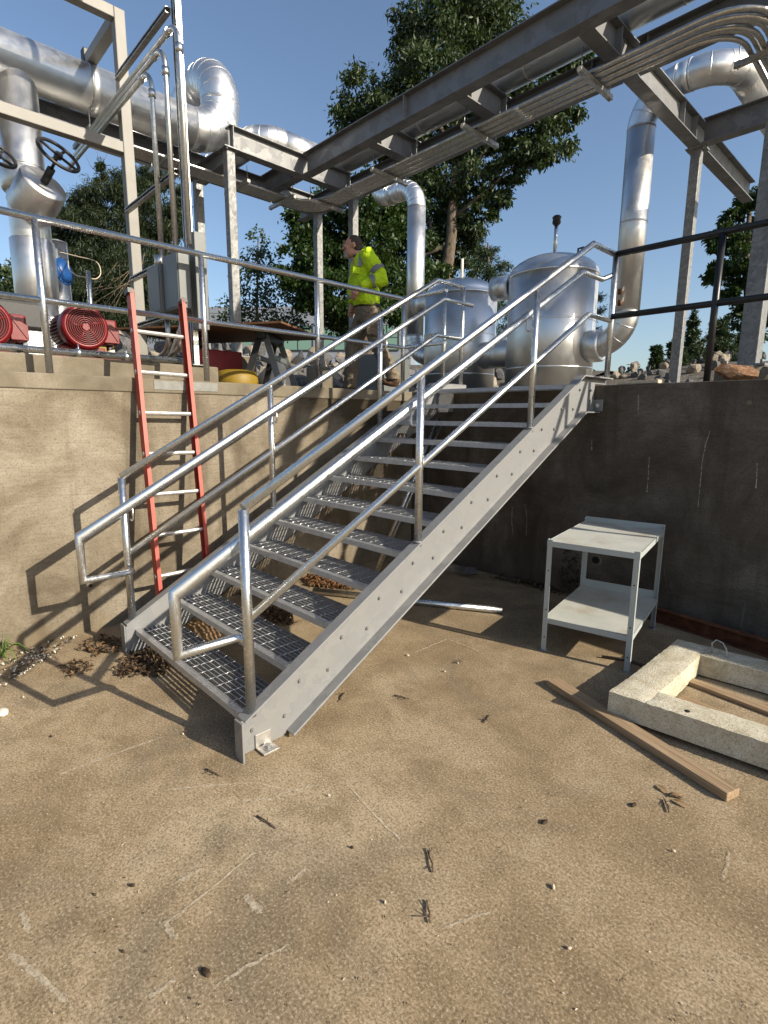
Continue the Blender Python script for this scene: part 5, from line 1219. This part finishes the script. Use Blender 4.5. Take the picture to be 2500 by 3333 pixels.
# ------------------------------------------------------------------ the walking man
FH = Vector((AF[0], AF[1], 0)).normalized(); RH = Vector((AR[0], AR[1], 0)).normalized(); UP = Vector((0, 0, 1))
MP = W(1197, 1012, D=6.25)
def Q(u, v, off=0.0):
    """point on the vertical plane the man walks in, pushed back by off metres"""
    d = AR*(u-1250)/FPX - AU*(v-1666.5)/FPX + AF; d = Vector(d); c = Vector(CAM)
    t_ = (MP-c).dot(FH)/d.dot(FH); return c+d*t_+FH*off
def loft(mb, rings, n=20):
    vs = []
    for (c, rx, rd) in rings:
        for j in range(n):
            a = 2*math.pi*j/n; vs.append(c+RH*(rx*math.cos(a))+FH*(rd*math.sin(a)))
    k = len(rings)
    fs = [(i*n+j, i*n+(j+1) % n, (i+1)*n+(j+1) % n, (i+1)*n+j) for i in range(k-1) for j in range(n)]
    fs += [tuple(reversed(range(n))), tuple((k-1)*n+j for j in range(n))]
    mb.add(vs, fs, True); return mb
HB = Matrix((RH, FH, UP)).transposed()      # local axes: along the walk, depth, up
def blobm(mb, c, rad, tilt=0):
    mb.ell(c, rad, 14, HB @ Matrix.Rotation(tilt, 3, 'Y')); return mb
def fuse(o, vox, sm=6, f=.5):
    m_ = o.modifiers.new('remesh', 'REMESH'); m_.mode = 'VOXEL'; m_.voxel_size = vox; m_.use_smooth_shade = True
    s_ = o.modifiers.new('smooth', 'SMOOTH'); s_.factor = f; s_.iterations = sm; return o
k = NM('skin', .5, 0, .4); k.col(k.ramp(k.noise(k.pos, 60, 3), [(.3, (.36, .185, .125)), (.7, (.44, .24, .17))])); k.b.inputs['Subsurface Weight'].default_value = .08; MT['skin'] = k.m
k = NM('hi_vis_shirt', .75, 0, .2); k.col(k.ramp(k.noise(k.pos, 7, 3), [(.3, (.36, .54, .012)), (.7, (.46, .66, .02))])); k.bump(k.math('ADD', k.noise(k.map(k.pos, (9, 9, 20)), 1, 3, .6, 1.2), k.math('MULTIPLY', k.noise(k.pos, 300, 2), .04)), .9, .03); MT['hivis'] = k.m
k = NM('khaki_cloth', .9, 0, .2); k.col(k.ramp(k.noise(k.pos, 25, 4), [(.3, (.15, .118, .082)), (.7, (.22, .18, .13))])); k.bump(k.noise(k.map(k.pos, (10, 10, 16)), 1, 4, .6, 1.5), 1, .04); MT['khaki'] = k.m
MT['reflect'] = simple('grey_reflective_band', (.16, .165, .17), .45, .2, .1, 40)
MT['leather'] = simple('black_belt_leather', (.015, .013, .012), .45); MT['boot'] = simple('brown_boot_leather', (.07, .035, .018), .6)
MT['hair'] = simple('cropped_dark_hair', (.045, .034, .028), .85, 0, .4, 160, .4); MT['beard'] = simple('grey_beard', (.24, .215, .195), .9, 0, .4, 150, .4)
MAN = thing('person', 'bearded person in a yellow high-visibility shirt and khaki trousers walking behind the guard rail', 'person', (MP.x, MP.y, H))
# joints
neck = Q(1168, 838); hd = Q(1147, 803)
Ls, Le, Lw = Q(1196, 848, -.165), Q(1244, 918, -.23), Q(1172, 953, -.25)
Rs, Re, Rw = Q(1166, 850, .165), Q(1146, 925, .20), Q(1143, 985, .16)
hip = Q(1200, 1012)
Lh, Lk, La = Q(1206, 1025, -.09), Q(1232, 1128, -.10), Q(1279, 1232, -.10)
Rh_, Rk, Ra = Q(1190, 1025, .09), Q(1150, 1110, .10), Q(1138, 1232, .10)
La.z = max(La.z, H+.10); Ra.z = H+.085
# body: one continuous skin, head to hands to ankles
b = MB()
blobm(b, hd+RH*.012+UP*.022, (.097, .077, .098)); blobm(b, hd+RH*-.02+UP*-.045, (.068, .062, .078), .25); blobm(b, hd+RH*-.062+UP*-.085, (.032, .040, .030))
blobm(b, hd+RH*-.088+UP*.028, (.022, .050, .020)); blobm(b, hd+RH*-.104+UP*-.020, (.018, .014, .019), .5); b.tube([hd+RH*-.088+UP*.024, hd+RH*-.112+UP*-.022], .011, 8)
blobm(b, hd+RH*-.094+UP*-.060, (.014, .027, .010)); blobm(b, hd+RH*-.066+UP*-.012+FH*-.042, (.026, .022, .020))
blobm(b, hd+RH*.022+UP*-.002+FH*-.080, (.020, .010, .033), -.2); blobm(b, hd+RH*.022+UP*-.002+FH*.080, (.020, .010, .033), -.2)
b.tube([hd+RH*.022+UP*-.06, neck+UP*.02, neck+UP*-.06], .062, 14, rad=[.058, .060, .07])
b.tube([neck+UP*-.05, Q(1185, 920), hip], .11, 14, rad=[.09, .12, .11])
for s_, e_, w_ in ((Ls, Le, Lw), (Rs, Re, Rw)): b.tube([neck+UP*-.05, s_, e_, w_], .04, 10, rad=[.06, .05, .038, .027])
for h_, k_, a_ in ((Lh, Lk, La), (Rh_, Rk, Ra)): b.tube([hip, h_, k_, a_], .06, 10, rad=[.09, .075, .052, .036])
def hand(b, w_, d, pal, curl):
    """palm and five separate bent fingers; d points down the hand, pal is the way the palm faces"""
    d = d.normalized(); pal = (pal-d*pal.dot(d)).normalized(); sd_ = d.cross(pal)
    b.tube([w_-d*.02, w_+d*.03, w_+d*.085], .03, 10, rad=[.026, .030, .034])
    for i, (o_, L) in enumerate(((-.028, .066), (-.010, .076), (.009, .072), (.027, .058))):
        r0 = w_+d*.075+sd_*o_; a1 = r0+d*L*.45+pal*L*.12*curl; a2 = a1+d*L*.33+pal*L*.30*curl; a3 = a2+d*L*.15+pal*L*.28*curl
        b.tube([r0-d*.02, r0, a1, a2, a3], .009, 8, rad=[.009, .0098, .0092, .0085, .007])
    r0 = w_+d*.025+sd_*-.030; b.tube([r0, r0+d*.030-sd_*.018, r0+d*.058-sd_*.022+pal*.012, r0+d*.075-sd_*.018+pal*.02], .01, 8, rad=[.013, .0115, .0105, .008])
hand(b, Lw, Q(1150, 985, -.245)-Lw, FH, 1.0); hand(b, Rw, Vector((-.1, -.1, -1)), -FH, .8)
body = fuse(b.build('body', MT['skin'], MAN), .0055, 4)
# eyes and brow
MT['eye'] = simple('eye_white', (.35, .33, .31), .2)
for s_ in (-1, 1): e = MB(); blobm(e, hd+RH*-.083+UP*.008+FH*.032*s_, (.011, .012, .011)); e.build('eye', MT['eye'], MAN)
for s_ in (-1, 1): e = MB(); e.tube([hd+RH*-.101+UP*.028+FH*.012*s_, hd+RH*-.099+UP*.033+FH*.034*s_, hd+RH*-.078+UP*.026+FH*.056*s_], .006, 6); e.build('eyebrow', MT['hair'], MAN)
h = MB(); blobm(h, hd+RH*.022+UP*.032, (.093, .080, .093)); blobm(h, hd+RH*.05+UP*-.015, (.06, .072, .06)); h.build('hair', MT['hair'], MAN)
bd_ = MB(); blobm(bd_, hd+RH*-.068+UP*-.098, (.036, .038, .036)); blobm(bd_, hd+RH*-.05+UP*-.075, (.04, .05, .035)); fuse(bd_.build('beard', MT['beard'], MAN), .007, 3)
bd_ = MB(); bd_.tube([hd+RH*-.098+UP*-.047+FH*-.03, hd+RH*-.110+UP*-.043, hd+RH*-.098+UP*-.047+FH*.03], .009, 8); bd_.build('moustache', MT['hair'], MAN)
# shirt
s = MB()
loft(s, [(Q(1193, 1000), .150, .175), (Q(1190, 985), .170, .195), (Q(1187, 960), .178, .20), (Q(1186, 925), .160, .195), (Q(1184, 890), .142, .195), (Q(1182, 862), .125, .195), (Q(1178, 845), .10, .165), (Q(1172, 834), .07, .095), (Q(1170, 829), .058, .064)])
for a_, b_, c_ in ((Ls, Le, Lw), (Rs, Re, Rw)):
    d_ = (c_-b_).normalized()
    s.tube([a_+(neck-a_)*.25, a_, a_.lerp(b_, .5), b_-(b_-a_).normalized()*.03, b_+d_*.015, b_.lerp(c_, .5), c_-d_*.02], .07, 14, rad=[.075, .092, .083, .074, .070, .063, .052])
sh_ = fuse(s.build('shirt', MT['hivis'], MAN), .011, 5)
tx = bpy.data.textures.new('cloth_folds', 'CLOUDS'); tx.noise_scale = .11; tx.noise_depth = 2
dm = sh_.modifiers.new('folds', 'DISPLACE'); dm.texture = tx; dm.strength = .04; dm.mid_level = .5; dm.texture_coords = 'GLOBAL'
def band(name, A, B, r, mat):
    return MB().cyl(A, B, r, 18, caps=False).build(name, mat, MAN)
band('reflective_band', Ls.lerp(Le, .60), Ls.lerp(Le, .80), .089, MT['reflect']); band('reflective_band', Le.lerp(Lw, .30), Le.lerp(Lw, .48), .077, MT['reflect'])
band('reflective_band', Re.lerp(Rw, .45), Re.lerp(Rw, .72), .07, MT['reflect'])
vs_ = MB(); st = [Q(1183, 831, -.105), Q(1180, 842, -.17), Q(1177, 860, -.197), Q(1174, 880, -.199)]
for i in range(3): vs_.bar(st[i], st[i+1]+(st[i+1]-st[i])*.08, .05, .02, up=(-FH.x, -FH.y, 0))
vs_.build('reflective_band', MT['reflect'], MAN)
c_ = MB(); N = 20
c_.tube([Q(1169, 833)+RH*(.064*math.cos(2*math.pi*i/N))+FH*(.068*math.sin(2*math.pi*i/N))+UP*(.012*math.cos(2*math.pi*i/N)) for i in range(N+1)], .011, 8, caps=False); c_.build('collar', simple('dark_undershirt', (.02, .02, .022), .8), MAN)
pk = MB(); pk.bar(Q(1163, 884, -.19), Q(1160, 905, -.195), .075, .012, up=(-FH.x, -FH.y, 0)); pk.build('chest_pocket', MT['hivis'], MAN, .004)
# belt, trousers, boots
bl_ = MB(); loft(bl_, [(Q(1194, 1002), .156, .170), (Q(1195, 993), .160, .173)], 28); bl_.build('belt', MT['leather'], MAN)
bk = MB(); bk.box(Q(1207, 990, -.172), (.03, .012, .034), M=HB.to_4x4()); bk.build('belt_loop', MT['reflect'], MAN)
tr_ = MB()
loft(tr_, [(Q(1197, 1050), .13, .155), (Q(1198, 1030), .152, .17), (Q(1197, 1012), .150, .165), (Q(1195, 999), .146, .16)])
for h_, k_, a_ in ((Lh, Lk, La), (Rh_, Rk, Ra)):
    tr_.tube([h_+UP*.04, h_, h_.lerp(k_, .5), k_, k_.lerp(a_, .5), a_+UP*.03, a_+UP*-.025], .09, 16, rad=[.11, .125, .112, .093, .083, .082, .084])
tr_.box(Q(1216, 1078, -.205), (.15, .035, .15), M=HB.to_4x4())
to_ = fuse(tr_.build('trousers', MT['khaki'], MAN), .012, 5)
tx2 = bpy.data.textures.new('trouser_folds', 'CLOUDS'); tx2.noise_scale = .09; tx2.noise_depth = 3
dm = to_.modifiers.new('folds', 'DISPLACE'); dm.texture = tx2; dm.strength = .035; dm.mid_level = .5; dm.texture_coords = 'GLOBAL'
for a_, up_ in ((La, .25), (Ra, -.05)):
    bt_ = MB(); M_ = HB @ Matrix.Rotation(up_, 3, 'Y'); z0 = a_.z
    bt_.ell(a_+RH*-.07+UP*-.05, (.15, .048, .042), 14, M_); bt_.ell(a_+RH*.02+UP*-.03, (.065, .05, .06), 14, M_); bt_.tube([a_+UP*-.03, a_+UP*.06], .05, 12)
    o_ = fuse(bt_.build('boot', MT['boot'], MAN), .009, 4)
